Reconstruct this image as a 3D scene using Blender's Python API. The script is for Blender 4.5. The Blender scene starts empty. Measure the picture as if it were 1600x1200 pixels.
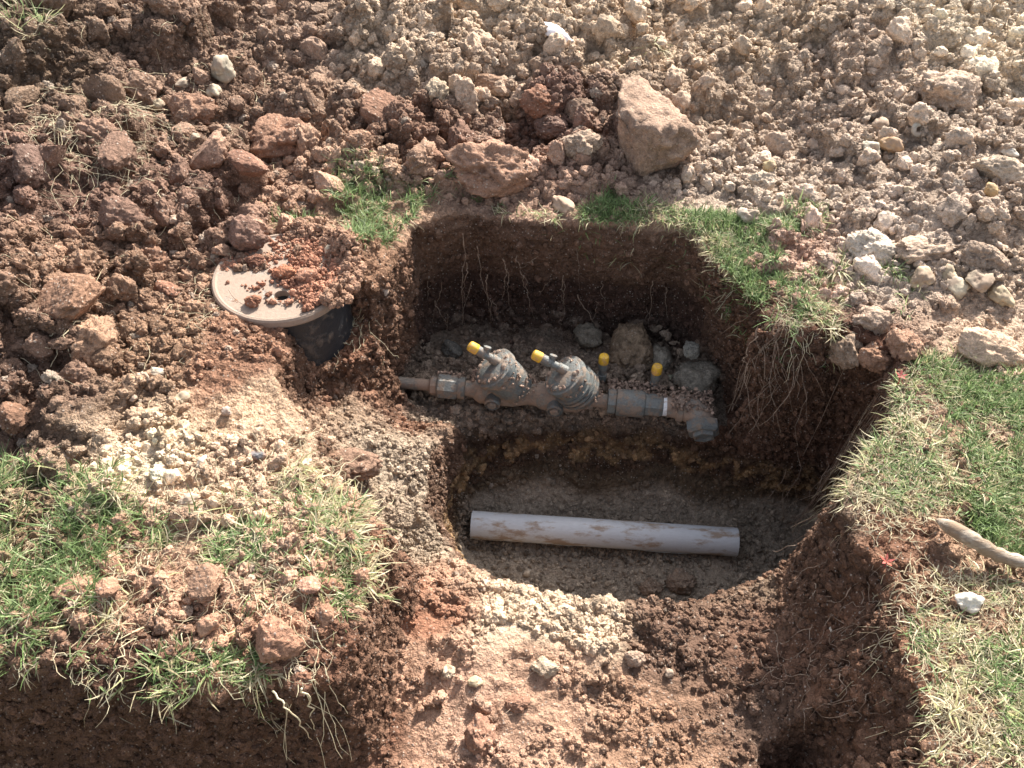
import bpy, bmesh, math, random
import numpy as np
from mathutils import Vector, Matrix, noise as mnoise

rng = np.random.default_rng(11)
random.seed(5)
C = bpy.context.scene.collection
R = math.radians

# ---------------------------------------------------------------- camera, sky, sun, exposure
CAM_H, PITCH, FPX = 1.2, R(47), 1331.0
cd = bpy.data.cameras.new('camera'); cam = bpy.data.objects.new('camera', cd); C.objects.link(cam)
cam.location = (0, 0, CAM_H); cam.rotation_euler = (R(90) - PITCH, 0, 0)
cd.sensor_width = 36; cd.lens = 36 * FPX / 1600; cd.clip_start = 0.02; cd.clip_end = 500
bpy.context.scene.camera = cam
SUN_EL, SUN_H = R(39.5), Vector((0.50, 0.866))
world = bpy.data.worlds.new('World'); bpy.context.scene.world = world; world.use_nodes = True
wn = world.node_tree.nodes; wn.clear()
sky = wn.new('ShaderNodeTexSky'); sky.sky_type = 'NISHITA'; sky.sun_disc = False
sky.sun_elevation = SUN_EL; sky.sun_rotation = math.atan2(SUN_H.x, SUN_H.y)
sky.dust_density = 3.0; sky.air_density = 1.0
bg = wn.new('ShaderNodeBackground'); bg.inputs[1].default_value = 0.13
wo = wn.new('ShaderNodeOutputWorld')
hs = wn.new('ShaderNodeHueSaturation'); hs.inputs['Saturation'].default_value = 0.5      # sky desaturated evenly, as a white balance against bluish shade
world.node_tree.links.new(sky.outputs[0], hs.inputs['Color']); world.node_tree.links.new(hs.outputs[0], bg.inputs[0]); world.node_tree.links.new(bg.outputs[0], wo.inputs[0])
sl = bpy.data.lights.new('sun', 'SUN'); sun = bpy.data.objects.new('sun', sl); C.objects.link(sun)
sl.energy = 5.0; sl.angle = R(0.6); sl.color = (1.0, 0.95, 0.87)
sd_ = Vector((SUN_H.x * math.cos(SUN_EL), SUN_H.y * math.cos(SUN_EL), math.sin(SUN_EL)))
sun.rotation_euler = sd_.to_track_quat('Z', 'Y').to_euler(); sun.location = sd_ * 5
vs = bpy.context.scene.view_settings
vs.view_transform = 'Standard'; vs.look = 'None'; vs.gamma = 1; vs.use_curve_mapping = False; vs.exposure = 1.15

# ---------------------------------------------------------------- helpers: noise, projection
def hash3(ix, iy, iz, seed):
    h = (ix.astype(np.int64) * 374761393 + iy.astype(np.int64) * 668265263 + iz.astype(np.int64) * 2147483647 + seed * 144269504) & 0xffffffff
    h = ((h ^ (h >> 13)) * 1274126177) & 0xffffffff
    h = ((h ^ (h >> 15)) * 2246822519) & 0xffffffff
    return ((h ^ (h >> 16)) & 0xffffff) / float(0xffffff)
def vnoise(x, y, z, f, seed=0):
    x = np.asarray(x) * f; y = np.asarray(y) * f; z = np.asarray(z) * f + x * 0
    ix, iy, iz = np.floor(x), np.floor(y), np.floor(z)
    fx, fy, fz = x - ix, y - iy, z - iz
    fx = fx * fx * (3 - 2 * fx); fy = fy * fy * (3 - 2 * fy); fz = fz * fz * (3 - 2 * fz)
    r = 0
    for a in (0, 1):
        for b in (0, 1):
            for c in (0, 1):
                w = (fx if a else 1 - fx) * (fy if b else 1 - fy) * (fz if c else 1 - fz)
                r = r + w * hash3(ix + a, iy + b, iz + c, seed)
    return r * 2 - 1
def vnoise2(x, y, f, seed=0):
    x = np.asarray(x) * f; y = np.asarray(y) * f
    ix, iy = np.floor(x), np.floor(y); fx, fy = x - ix, y - iy
    fx = fx * fx * (3 - 2 * fx); fy = fy * fy * (3 - 2 * fy)
    o = ix * 0
    return ((hash3(ix, iy, o, seed) * (1 - fx) + hash3(ix + 1, iy, o, seed) * fx) * (1 - fy) +
            (hash3(ix, iy + 1, o, seed) * (1 - fx) + hash3(ix + 1, iy + 1, o, seed) * fx) * fy) * 2 - 1
def fbm2(x, y, f, n=4, seed=0, g=0.5):
    r, a = 0, 1.0
    for i in range(n):
        r = r + a * vnoise2(x, y, f, seed + i * 17); f *= 2.03; a *= g
    return r
def sstep(a, b, x):
    t = np.clip((x - a) / (b - a), 0, 1); return t * t * (3 - 2 * t)
cT, sT = math.cos(PITCH), math.sin(PITCH)
def ray(u, v):
    dx = (u - 800) / FPX; dy = -(v - 600) / FPX
    return np.array([dx, cT + dy * sT, -sT + dy * cT])
def P(u, v, z=0.0):
    d = ray(u, v); t = (z - CAM_H) / d[2]
    return (d[0] * t, d[1] * t)
def polysd(X, Y, pts):
    """signed distance, positive inside"""
    best = np.full(X.shape, 1e9); inside = np.zeros(X.shape, bool)
    n = len(pts)
    for i in range(n):
        ax, ay = pts[i]; bx, by = pts[(i + 1) % n]
        ex, ey = bx - ax, by - ay
        t = np.clip(((X - ax) * ex + (Y - ay) * ey) / (ex * ex + ey * ey + 1e-12), 0, 1)
        best = np.minimum(best, (X - ax - t * ex) ** 2 + (Y - ay - t * ey) ** 2)
        c = ((ay > Y) != (by > Y)) & (X < (bx - ax) * (Y - ay) / (by - ay + 1e-12) + ax)
        inside ^= c
    d = np.sqrt(best)
    return np.where(inside, d, -d)

# ---------------------------------------------------------------- terrain height map
GX0, GX1, GY0, GY1, DG = -2.3, 2.3, 0.0, 3.5, 0.005
NX, NY = int(round((GX1 - GX0) / DG)) + 1, int(round((GY1 - GY0) / DG)) + 1
gx = np.linspace(GX0, GX1, NX); gy = np.linspace(GY0, GY1, NY)
X, Y = np.meshgrid(gx, gy)
def idw(ctrl, p=2.5):
    num = 0; den = 0
    for (a, b, val) in ctrl:
        w = 1.0 / (((X - a) ** 2 + (Y - b) ** 2) + 0.002) ** (p / 2)
        num = num + w * val; den = den + w
    return num / den
wx = 0.02 * fbm2(X, Y, 7, 3, 3); wy = 0.02 * fbm2(X, Y, 7, 3, 9)
H = 0.012 * fbm2(X, Y, 3, 3, 1)
# spoil heaps behind and to the left
H += 0.22 * sstep(1.80, 3.1, Y + 0.05 * fbm2(X, Y, 3, 3, 40)) * (1 - 0.2 * sstep(0.4, -1.0, X))
H += 0.17 * sstep(-0.55, -1.25, X + 0.25 * (1.3 - Y) * (Y < 1.3) + 0.05 * fbm2(X, Y, 4, 3, 41)) * sstep(0.98, 1.25, Y)
H += 0.10 * sstep(0.62, 1.1, X) * sstep(1.25, 1.6, Y - 0.02)
def gauss(u, v, z, r, a):
    global H
    px, py = P(u, v, z); H = H + a * np.exp(-((X - px) ** 2 + (Y - py) ** 2) / r ** 2)
gauss(800, 190, 0.02, 0.14, -0.09)       # dark hollow between the big clods
gauss(1010, 150, 0.08, 0.16, 0.05)
gauss(250, 720, 0.0, 0.16, 0.035)         # sandy patch
gauss(330, 545, 0.0, 0.12, 0.03)          # raised brown slab of soil
gauss(450, 880, 0.0, 0.2, 0.03)

# excavation, upper level: outline in pixels at z=0
rim = [(468, 512), (520, 500), (560, 480), (604, 452), (612, 415), (640, 352), (720, 328), (850, 344), (1000, 352), (1080, 362), (1108, 410),
       (1152, 488), (1215, 538), (1290, 576), (1395, 592), (1400, 660), (1345, 725), (1325, 790), (1340, 850), (1392, 900), (1420, 1000), (1450, 1100), (1460, 1330)]
rimL = [(-330, 1330), (-330, 1040), (-80, 1040), (60, 1052), (150, 1070), (240, 1098), (330, 1092), (400, 1072), (470, 1088), (530, 1050), (548, 1000), (560, 940),
        (590, 880), (598, 835), (560, 780), (500, 720), (468, 650), (440, 612), (432, 575)]
RIM = [P(u, v) for u, v in rim] + [P(1460, 1330)] + [P(u, v) for u, v in rimL]
RIM[-len(rimL) - 1] = (P(1460, 1330)[0], -0.5)
RIM[-len(rimL)] = (-2.6, -0.5); RIM[-len(rimL) + 1] = (-2.6, P(-330, 1040)[1])
sd1 = polysd(X + wx * 0.7, Y + wy * 0.7, RIM)
def ctl(lst): return [P(u, v, z)[:2] + (val,) for (u, v, z, val) in lst]
z1 = idw(ctl([(500, 570, -.14, -.14), (560, 600, -.15, -.15), (520, 660, -.12, -.12), (560, 720, -.18, -.19), (640, 650, -.28, -.34), (690, 640, -.34, -.365), (640, 760, -.28, -.30),
              (640, 860, -.32, -.33), (610, 930, -.2, -.20), (700, 960, -.22, -.22), (850, 1000, -.24, -.23), (700, 1150, -.26, -.26), (600, 1180, -.26, -.25),
              (1000, 1010, -.25, -.25), (1100, 1150, -.26, -.26), (1200, 960, -.27, -.27), (1250, 880, -.3, -.30), (1290, 800, -.34, -.34),
              (1220, 1050, -.26, -.25), (1250, 650, -.34, -.34), (1160, 600, -.36, -.36), (1350, 1150, -.3, -.24), (300, 1170, -.3, -.30), (50, 1150, -.3, -.30), (450, 1170, -.3, -.29)]))
w1 = idw(ctl([(500, 520, 0, .05), (600, 500, 0, .06), (620, 400, 0, .035), (850, 345, 0, .035), (1100, 400, 0, .03), (1160, 510, 0, .035), (1300, 600, 0, .10),
              (1380, 680, 0, .12), (1320, 780, 0, .07), (1370, 900, 0, .25), (1430, 1050, 0, .24), (1450, 1200, 0, .2), (560, 780, 0, .10), (595, 860, 0, .05), (560, 980, 0, .05),
              (480, 690, 0, .12), (450, 600, 0, .12), (500, 1080, 0, .05), (240, 1090, 0, .05), (0, 1050, 0, .05)]), 3)
k1 = 1 - (1 - np.clip(sd1 / w1, 0, 1)) ** 2.2
H = H * (1 - k1) + (z1 + 0.012 * fbm2(X, Y, 6, 4, 5)) * k1
# alcove shelf holding the valves
alc = [P(606, 425), P(640, 352), P(720, 328), P(850, 344), P(1000, 352), P(1080, 362), P(1112, 410), (0.488, 1.42), (0.54, 1.28), (0.10, 1.335), (-0.215, 1.345), (-0.325, 1.36)]
sdA = polysd(X + wx * 0.35, Y + wy * 0.35, alc)
kA = 1 - (1 - np.clip(sdA / 0.030, 0, 1)) ** 2.0
H = H * (1 - kA) + np.minimum(H, -0.36 + 0.012 * fbm2(X, Y, 12, 3, 7) - 0.02 * sstep(1.5, 1.66, Y)) * kA
# deep hole with the pipe
deep = [P(695, 655, -.37), P(800, 650, -.38), P(1000, 652, -.38), P(1125, 690, -.38), P(1240, 690, -.38), P(1318, 740, -.38), P(1312, 810, -.34), P(1262, 880, -.28),
        P(1180, 925, -.27), P(1080, 945, -.25), P(950, 955, -.25), P(860, 942, -.25), P(760, 922, -.26), P(690, 880, -.3), P(655, 815, -.33), P(672, 745, -.35), P(690, 700, -.37)]
sdD = polysd(X + wx * 0.6, Y + wy * 0.6, deep)
wD = idw(ctl([(690, 760, -.35, .10), (900, 650, -.38, .05), (1100, 690, -.38, .05), (1280, 760, -.38, .07), (1200, 920, -.27, .13), (900, 950, -.25, .09), (700, 880, -.3, .12)]), 3)
kD = sstep(0, 1, sdD / wD)
zfloor = -0.555 + 0.01 * fbm2(X, Y, 6, 3, 12) + 0.13 * sstep(1.17, 1.34, Y)
H = H * (1 - kD) + np.minimum(H, zfloor) * kD
# small dark pocket in the lower right, low ground in front of the mound
for pts, zz, w in (([P(1185, 1160, -.26), P(1240, 1135, -.26), P(1290, 1125, -.24), P(1300, 1170, -.26), P(1300, 1300, -.26), P(1180, 1300, -.26)], -.34, .03),
                   ([P(505, 730, -.1), P(560, 715, -.12), P(590, 740, -.16), P(585, 770, -.18), P(540, 790, -.15), P(500, 760, -.1)], -.23, .04),
                   ([(-.475, 1.26), (-.455, 1.205), (-.40, 1.15), (-.29, 1.15), (-.25, 1.28), (-.285, 1.42), (-.37, 1.45), (-.50, 1.40)], -.11, .045),
                   ([P(600, 940, -.18), P(640, 950, -.2), P(660, 1000, -.22), P(600, 1010, -.22)], -.29, .05)):
    s = polysd(X + wx * 0.5, Y + wy * 0.5, pts); k = sstep(0, 1, s / w)
    H = H * (1 - k) + np.minimum(H, zz + 0.01 * fbm2(X, Y, 10, 3, 15)) * k
px_, py_ = P(552, 412, 0); H = H + .060 * np.exp(-(((X - px_) ** 2 + (Y - py_) ** 2) / .055 ** 2) ** 1.5) * (k1 < .02)
SLOPE = np.hypot(*np.gradient(H, DG))
# crumbly lumps pressed into the surface
zr = 0.5 + 0.5 * fbm2(X, Y, 2.2, 3, 77)
def lumps(n, x0, x1, y0, y1, rmin, rmax, test, seed, hk=0.75, sink=0.35):
    g = np.random.default_rng(seed)
    cx = g.uniform(x0, x1, n); cy = g.uniform(y0, y1, n); rr = rmin * (rmax / rmin) ** (g.uniform(0, 1, n) ** 1.7)
    for x, y, r in zip(cx, cy, rr):
        i, j = int((x - GX0) / DG), int((y - GY0) / DG)
        if i < 2 or j < 2 or i >= NX - 2 or j >= NY - 2: continue
        if SLOPE[j, i] > 1.0 or not test(x, y, H[j, i]): continue
        k = int(r * 1.3 / DG) + 2
        i0, i1, j0, j1 = max(i - k, 0), min(i + k + 1, NX), max(j - k, 0), min(j + k + 1, NY)
        if SLOPE[j0:j1, i0:i1].max() > 2.2: continue
        a = g.uniform(0, 3.14); e = g.uniform(.7, 1.25); ca, sa = math.cos(a), math.sin(a)
        dx = X[j0:j1, i0:i1] - x; dy = Y[j0:j1, i0:i1] - y
        d2 = ((dx * ca + dy * sa) * e) ** 2 + ((-dx * sa + dy * ca) / e) ** 2
        d2 = d2 / r ** 2 * (1 + 0.35 * (dx * g.normal() + dy * g.normal()) / r)
        cap = np.sqrt(np.clip(1 - d2, 0, 1)); tilt = g.normal(0, .2) * dx + g.normal(0, .2) * dy
        z = H[j, i] - r * sink + cap * r * hk + tilt
        H[j0:j1, i0:i1] = np.where(d2 < 1, np.maximum(H[j0:j1, i0:i1], z), H[j0:j1, i0:i1])
def leftz(x, y, z): return z > -0.08 and (x < -0.42 and y > 1.02 and (y > 1.45 or x < -.75) or (y > 1.78 and x < 0.28))
def backz(x, y, z): return z > -0.05 and (y > 1.74 or (x > .55 and y > 1.42)) and x > -0.45
def lowz(x, y, z): return -0.33 < z < -0.1 and y < 1.0
def mound(x, y, z): return z > -0.05 and x < -0.2 and y < 1.15 and math.hypot((x + .47) / 1.3, y - 1.06) > .11
def anyz(x, y, z): return z > -0.5
lumps(700, -2.2, 0.3, 1.0, 3.4, .03, .085, leftz, 21)
lumps(5000, -2.2, 0.5, 1.0, 3.4, .010, .035, leftz, 22)
lumps(420, -.45, 2.2, 1.7, 3.4, .025, .07, backz, 23)
lumps(9000, -.5, 2.2, 1.35, 3.4, .008, .030, backz, 24)
lumps(300, -.3, .65, .3, .85, .01, .035, lowz, 25, .45)
lumps(900, -1.1, -.2, .5, 1.1, .01, .035, mound, 26, .6)
lumps(5000, -2.2, 2.2, .2, 2.0, .006, .018, anyz, 27, .7)
def hz(x, y):
    fx = np.clip((np.asarray(x) - GX0) / DG, 0, NX - 1.001); fy = np.clip((np.asarray(y) - GY0) / DG, 0, NY - 1.001)
    i = fx.astype(int); j = fy.astype(int); a = fx - i; b = fy - j
    return (H[j, i] * (1 - a) + H[j, i + 1] * a) * (1 - b) + (H[j + 1, i] * (1 - a) + H[j + 1, i + 1] * a) * b
def hslope(x, y):
    i = np.clip(((np.asarray(x) - GX0) / DG).astype(int), 0, NX - 1); j = np.clip(((np.asarray(y) - GY0) / DG).astype(int), 0, NY - 1)
    return SLOPE[j, i]
TS = np.arange(0.9, 4.5, 0.003)
def hit(u, v):
    """ground point seen in the photograph at (u, v), and its depth"""
    d = ray(u, v); p = TS[:, None] * d[None]
    z = p[:, 2] + CAM_H - hz(p[:, 0], p[:, 1])
    k = int(np.argmax(z < 0)) if (z < 0).any() else len(TS) - 1
    return float(p[k, 0]), float(p[k, 1]), float(hz(p[k, 0], p[k, 1])), float(TS[k])

# ---------------------------------------------------------------- soil colours anchored to places on the ground, some with shade painted in
ALB = 0.84
def s2l(c):
    c = np.asarray(c, float) / 255
    c = np.where(c < .04045, c / 12.92, ((c + .055) / 1.055) ** 2.4)
    l = c.mean(-1, keepdims=True) if c.ndim else c
    return (l + (c - l) * .80) * np.array([1.0, 1.0, .96])
cpts = [(80, 80, (130, 104, 84)), (250, 120, (148, 116, 96)), (60, 300, (138, 104, 88)), (150, 450, (152, 116, 92)), (60, 600, (134, 102, 84)), (250, 550, (160, 122, 94)),
        (380, 560, (168, 120, 92)), (400, 150, (154, 120, 98)), (300, 300, (146, 110, 92)), (480, 90, (172, 138, 116)), (600, 50, (208, 178, 150)), (800, 30, (212, 182, 152)),
        (1000, 60, (208, 178, 148)), (1200, 50, (216, 186, 156)), (1500, 40, (236, 210, 180)), (1350, 100, (202, 172, 148)), (640, 190, (142, 106, 86)), (850, 180, (138, 102, 86)),
        (760, 100, (190, 160, 135)), (1150, 150, (186, 158, 134)), (1300, 200, (196, 168, 146)), (1450, 220, (202, 176, 154)), (1500, 320, (190, 164, 144)), (1200, 300, (212, 186, 164)),
        (1400, 400, (218, 192, 172)), (560, 300, (198, 158, 128)), (850, 310, (194, 152, 128)), (600, 400, (172, 128, 98)), (480, 330, (180, 138, 112)), (1250, 420, (216, 172, 148)),
        (1560, 540, (226, 190, 160)), (1590, 450, (210, 180, 155)), (580, 540, (150, 102, 76)), (480, 590, (150, 105, 80)), (520, 640, (172, 142, 116)), (600, 700, (190, 166, 142)), (640, 850, (182, 158, 134)),
        (280, 680, (242, 208, 170)), (230, 735, (246, 216, 182)), (400, 640, (216, 176, 142)), (350, 740, (220, 182, 150)), (200, 900, (196, 148, 118)), (430, 850, (206, 162, 132)),
        (430, 960, (190, 140, 110)), (60, 850, (150, 120, 90)), (620, 950, (172, 116, 86)), (650, 1100, (188, 142, 114)), (800, 965, (212, 182, 152)), (930, 985, (212, 182, 152)), (850, 1080, (190, 146, 118)), (760, 1120, (196, 152, 126)),
        (1050, 1010, (128, 96, 78)), (1150, 1080, (132, 98, 78)), (1200, 1120, (120, 92, 76)), (1020, 1150, (172, 130, 102)), (1300, 650, (120, 78, 58)), (1150, 560, (125, 84, 62)), (1340, 900, (150, 104, 78)),  # low right soil and right bank darkened here, shade put into the colour
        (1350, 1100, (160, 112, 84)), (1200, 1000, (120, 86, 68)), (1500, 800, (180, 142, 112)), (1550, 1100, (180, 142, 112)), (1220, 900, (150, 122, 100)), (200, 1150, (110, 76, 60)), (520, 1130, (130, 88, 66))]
CP = []
for u, v, c in cpts:
    x, y, z, t = hit(u, v); CP.append((x, y, s2l(c)))
def soil(x, y, z, wall):
    n = len(x); num = np.zeros((n, 3)); den = np.zeros(n)
    xw = x + 0.05 * vnoise2(x, y, 9, 60) + .02 * vnoise2(x, y, 31, 61); yw = y + 0.05 * vnoise2(x, y, 9, 62) + .02 * vnoise2(x, y, 31, 63)
    for a, b, c in CP:
        w = 1 / ((xw - a) ** 2 + (yw - b) ** 2 + 0.0004) ** 2
        num += w[:, None] * c; den += w
    col = num / den[:, None]
    m = lambda k, c: col * (1 - k[:, None]) + s2l(c)[None] * k[:, None]
    nz = vnoise(x, y, z, 11, 65); n2 = vnoise(x, y, z, 40, 66)
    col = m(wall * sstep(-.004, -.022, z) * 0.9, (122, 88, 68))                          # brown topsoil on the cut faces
    alcf = ((x > -.3) & (x < .52) & (y > 1.30) & (y < 1.70)).astype(float)
    col = m(alcf * sstep(-.28, -.33, z) * (.75 + .25 * n2), (160, 140, 122))
    zz = z + 0.03 * nz + 0.03 * x
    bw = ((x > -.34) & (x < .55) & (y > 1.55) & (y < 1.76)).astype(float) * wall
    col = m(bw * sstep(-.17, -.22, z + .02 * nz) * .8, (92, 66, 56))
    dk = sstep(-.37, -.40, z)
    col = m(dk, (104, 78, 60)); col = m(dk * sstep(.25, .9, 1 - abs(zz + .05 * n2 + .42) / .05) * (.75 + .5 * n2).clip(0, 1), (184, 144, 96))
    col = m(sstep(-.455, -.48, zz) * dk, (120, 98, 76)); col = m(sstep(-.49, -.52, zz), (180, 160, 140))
    return col * ALB

# ---------------------------------------------------------------- materials
def new_mat(name):
    m = bpy.data.materials.new(name); m.use_nodes = True; nt = m.node_tree; nt.nodes.clear()
    out = nt.nodes.new('ShaderNodeOutputMaterial'); b = nt.nodes.new('ShaderNodeBsdfPrincipled')
    nt.links.new(b.outputs[0], out.inputs[0]); return m, nt, b, out
def N(nt, t, **kw):
    n = nt.nodes.new(t)
    for k, v in kw.items():
        if k.startswith('_'): setattr(n, k[1:], v)
        else: n.inputs[k].default_value = v
    return n
def noise(nt, vec, scale, detail=4, rough=.6):
    n = N(nt, 'ShaderNodeTexNoise', Scale=scale, Detail=detail, Roughness=rough); nt.links.new(vec, n.inputs['Vector']); return n.outputs['Fac']
def ramp(nt, fac, stops):
    r = nt.nodes.new('ShaderNodeValToRGB'); e = r.color_ramp.elements
    while len(e) < len(stops): e.new(.5)
    for el, (p, c) in zip(e, stops):
        el.position = p; el.color = (c, c, c, 1) if not hasattr(c, '__len__') else (*c, 1)
    nt.links.new(fac, r.inputs[0]); return r.outputs[0]
def mix(nt, fac, a, b, mode='MIX'):
    m = nt.nodes.new('ShaderNodeMix'); m.data_type = 'RGBA'; m.blend_type = mode
    for sock, v in ((m.inputs[0], fac), (m.inputs[6], a), (m.inputs[7], b)):
        if hasattr(v, 'links'): nt.links.new(v, sock)
        elif hasattr(v, '__len__'): sock.default_value = (*v, 1)
        else: sock.default_value = v
    return m.outputs[2]
def mth(nt, op, a, b=0.0, c=None):
    m = nt.nodes.new('ShaderNodeMath'); m.operation = op
    for s, v in zip(m.inputs, (a, b, c)):
        if v is None: continue
        if hasattr(v, 'links'): nt.links.new(v, s)
        else: s.default_value = v
    return m.outputs[0]
def geo_pos(nt): return nt.nodes.new('ShaderNodeNewGeometry').outputs['Position']
def soil_look(nt, b, pos, col, grain=1.0):
    """colour variation, pale grit specks and crumb relief shared by all soil"""
    f1 = noise(nt, pos, 14 * grain, 6, .65); f2 = noise(nt, pos, 90 * grain, 5, .7); f3 = noise(nt, pos, 420 * grain, 3, .6)
    c = mix(nt, 1.0, col, ramp(nt, f1, [(.30, .70), (.70, 1.25)]), 'MULTIPLY')
    c = mix(nt, 1.0, c, ramp(nt, f2, [(.28, .58), (.5, 1.0), (.75, 1.4)]), 'MULTIPLY')
    v = N(nt, 'ShaderNodeTexVoronoi', Scale=150 * grain, Randomness=1.0); nt.links.new(pos, v.inputs['Vector'])
    sel = mth(nt, 'MULTIPLY', ramp(nt, v.outputs['Distance'], [(.18, 1), (.33, 0)]), mth(nt, 'GREATER_THAN', N2(nt, v.outputs['Color']), .72))
    c = mix(nt, mth(nt, 'MULTIPLY', sel, .7), c, (.50, .42, .35))
    c = mix(nt, 1.0, c, ramp(nt, f3, [(.30, .72), (.5, 1.0), (.72, 1.3)]), 'MULTIPLY')
    nt.links.new(c, b.inputs['Base Color']); b.inputs['Roughness'].default_value = .93; b.inputs['Specular IOR Level'].default_value = .18
    hgt = mth(nt, 'ADD', mth(nt, 'MULTIPLY', f2, 1.0), mth(nt, 'MULTIPLY', f3, .35))
    hgt = mth(nt, 'ADD', hgt, mth(nt, 'MULTIPLY', v.outputs['Distance'], -.4))
    bp = N(nt, 'ShaderNodeBump', Strength=1.0, Distance=.006); nt.links.new(hgt, bp.inputs['Height']); nt.links.new(bp.outputs[0], b.inputs['Normal'])
    return f1, f2
def N2(nt, colsock):
    s = nt.nodes.new('ShaderNodeSeparateColor'); nt.links.new(colsock, s.inputs[0]); return s.outputs[0]

gm, nt, b, out = new_mat('soil_ground')
at = N(nt, 'ShaderNodeAttribute', _attribute_name='Col'); rg = N(nt, 'ShaderNodeAttribute', _attribute_name='Rough')
pos = geo_pos(nt); soil_look(nt, b, pos, at.outputs['Color'])
d1 = noise(nt, pos, 38, 5, .62); vv = N(nt, 'ShaderNodeTexVoronoi', Scale=75.0, _feature='SMOOTH_F1'); nt.links.new(pos, vv.inputs['Vector'])
dh = mth(nt, 'ADD', mth(nt, 'MULTIPLY', mth(nt, 'SUBTRACT', d1, .5), .036), mth(nt, 'MULTIPLY', mth(nt, 'SUBTRACT', .45, vv.outputs['Distance']), .006))
dh = mth(nt, 'MULTIPLY', dh, rg.outputs['Fac'])
dn = N(nt, 'ShaderNodeDisplacement', Midlevel=0.0, Scale=1.0); nt.links.new(dh, dn.inputs['Height']); nt.links.new(dn.outputs[0], out.inputs['Displacement'])
gm.displacement_method = 'BOTH'

cm, nt, b, out = new_mat('soil_clod')                      # colour from the object
oi = nt.nodes.new('ShaderNodeObjectInfo'); soil_look(nt, b, geo_pos(nt), oi.outputs['Color'], .9)
km, nt, b, out = new_mat('soil_crumb')                     # colour from the point it sits on
at = N(nt, 'ShaderNodeAttribute', _attribute_name='Col', _attribute_type='INSTANCER'); soil_look(nt, b, geo_pos(nt), at.outputs['Color'], 1.3)
sm, nt, b, out = new_mat('pale_stone')
oi = nt.nodes.new('ShaderNodeObjectInfo'); p = geo_pos(nt); f = noise(nt, p, 60, 6, .65); g = noise(nt, p, 22, 4)
c = mix(nt, 1.0, oi.outputs['Color'], ramp(nt, f, [(.3, .6), (.65, 1.15)]), 'MULTIPLY')
c = mix(nt, ramp(nt, g, [(.44, 0), (.60, .8)]), c, (.30, .21, .15))
nt.links.new(c, b.inputs['Base Color']); b.inputs['Roughness'].default_value = .8
bp = N(nt, 'ShaderNodeBump', Strength=.6, Distance=.003); nt.links.new(f, bp.inputs['Height']); nt.links.new(bp.outputs[0], b.inputs['Normal'])
gr, nt, b, out = new_mat('grass_blade')
at = N(nt, 'ShaderNodeAttribute', _attribute_name='Col'); nt.links.new(at.outputs['Color'], b.inputs['Base Color'])
b.inputs['Roughness'].default_value = .55; b.inputs['Specular IOR Level'].default_value = .35
tr = nt.nodes.new('ShaderNodeBsdfTranslucent'); nt.links.new(at.outputs['Color'], tr.inputs[0])
ms = nt.nodes.new('ShaderNodeMixShader'); ms.inputs[0].default_value = .35
nt.links.new(b.outputs[0], ms.inputs[1]); nt.links.new(tr.outputs[0], ms.inputs[2]); nt.links.new(ms.outputs[0], out.inputs[0])
def simple(name, col, rough=.6, dirt=(.16, .10, .07), amt=.5, scale=30, metal=0.0, bump=.3, topdirt=0.0, spec=.5, vary=1.0, stretch=None):
    m, nt, b, out = new_mat(name); p = geo_pos(nt)
    if stretch:
        mp = nt.nodes.new('ShaderNodeMapping'); mp.inputs['Scale'].default_value = stretch; nt.links.new(p, mp.inputs['Vector']); p = mp.outputs[0]
    f = noise(nt, p, scale, 7, .68); g = noise(nt, p, scale * 6, 4, .7)
    base = mix(nt, 1.0, col, ramp(nt, g, [(.3, 1 - .3 * vary), (.7, 1 + .2 * vary)]), 'MULTIPLY')
    lo = .62 - amt * .3
    k = ramp(nt, f, [(lo, 0), (lo + .1, 1)])
    if topdirt:
        ge = nt.nodes.new('ShaderNodeNewGeometry'); sx = nt.nodes.new('ShaderNodeSeparateXYZ'); nt.links.new(ge.outputs['Normal'], sx.inputs[0])
        t = mth(nt, 'MULTIPLY', ramp(nt, sx.outputs[2], [(.55, 0), (.95, 1)]), topdirt); t = mth(nt, 'MULTIPLY', t, ramp(nt, g, [(.35, 0), (.55, 1)]))
        k = mth(nt, 'MAXIMUM', k, t)
    c = mix(nt, k, base, mix(nt, g, dirt, tuple(min(1, x * 1.9) for x in dirt)))
    nt.links.new(c, b.inputs['Base Color']); b.inputs['Specular IOR Level'].default_value = spec
    rr = mth(nt, 'ADD', rough, mth(nt, 'MULTIPLY', k, .9 - rough)); nt.links.new(rr, b.inputs['Roughness'])
    if metal: nt.links.new(mth(nt, 'MULTIPLY', mth(nt, 'SUBTRACT', 1, k), metal), b.inputs['Metallic'])
    bp = N(nt, 'ShaderNodeBump', Strength=bump, Distance=.003); nt.links.new(mth(nt, 'ADD', mth(nt, 'MULTIPLY', g, .4), mth(nt, 'MULTIPLY', k, .5)), bp.inputs['Height'])
    nt.links.new(bp.outputs[0], b.inputs['Normal']); return m
M_brass = simple('weathered_bronze', (.165, .18, .175), .45, (.17, .13, .10), .50, 38, .15, .7, .25)
M_brassd = simple('muddy_bronze', (.25, .23, .20), .6, (.20, .145, .11), .75, 36, .1, .8, .3)
M_yellow = simple('yellow_plastic', (.80, .47, .03), .5, (.42, .24, .08), .5, 90, 0, .1)
M_pvc = simple('grey_white_pvc', (.60, .61, .63), .45, (.26, .20, .155), .36, 34, 0, .2, vary=.25, stretch=(.35, 1, 1))
M_box = simple('black_plastic', (.022, .023, .027), .5, (.07, .055, .045), .3, 22, 0, .9)
M_lid = simple('faded_lid_plastic', (.33, .305, .27), .75, (.20, .15, .115), .95, 26, 0, .8)
M_hole_shade = simple('hole_shade', (.015, .014, .013), .9, (.02, .015, .01), .3)
M_tape = simple('white_tape', (.75, .75, .75), .5, (.4, .3, .25), .3, 60)
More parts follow.
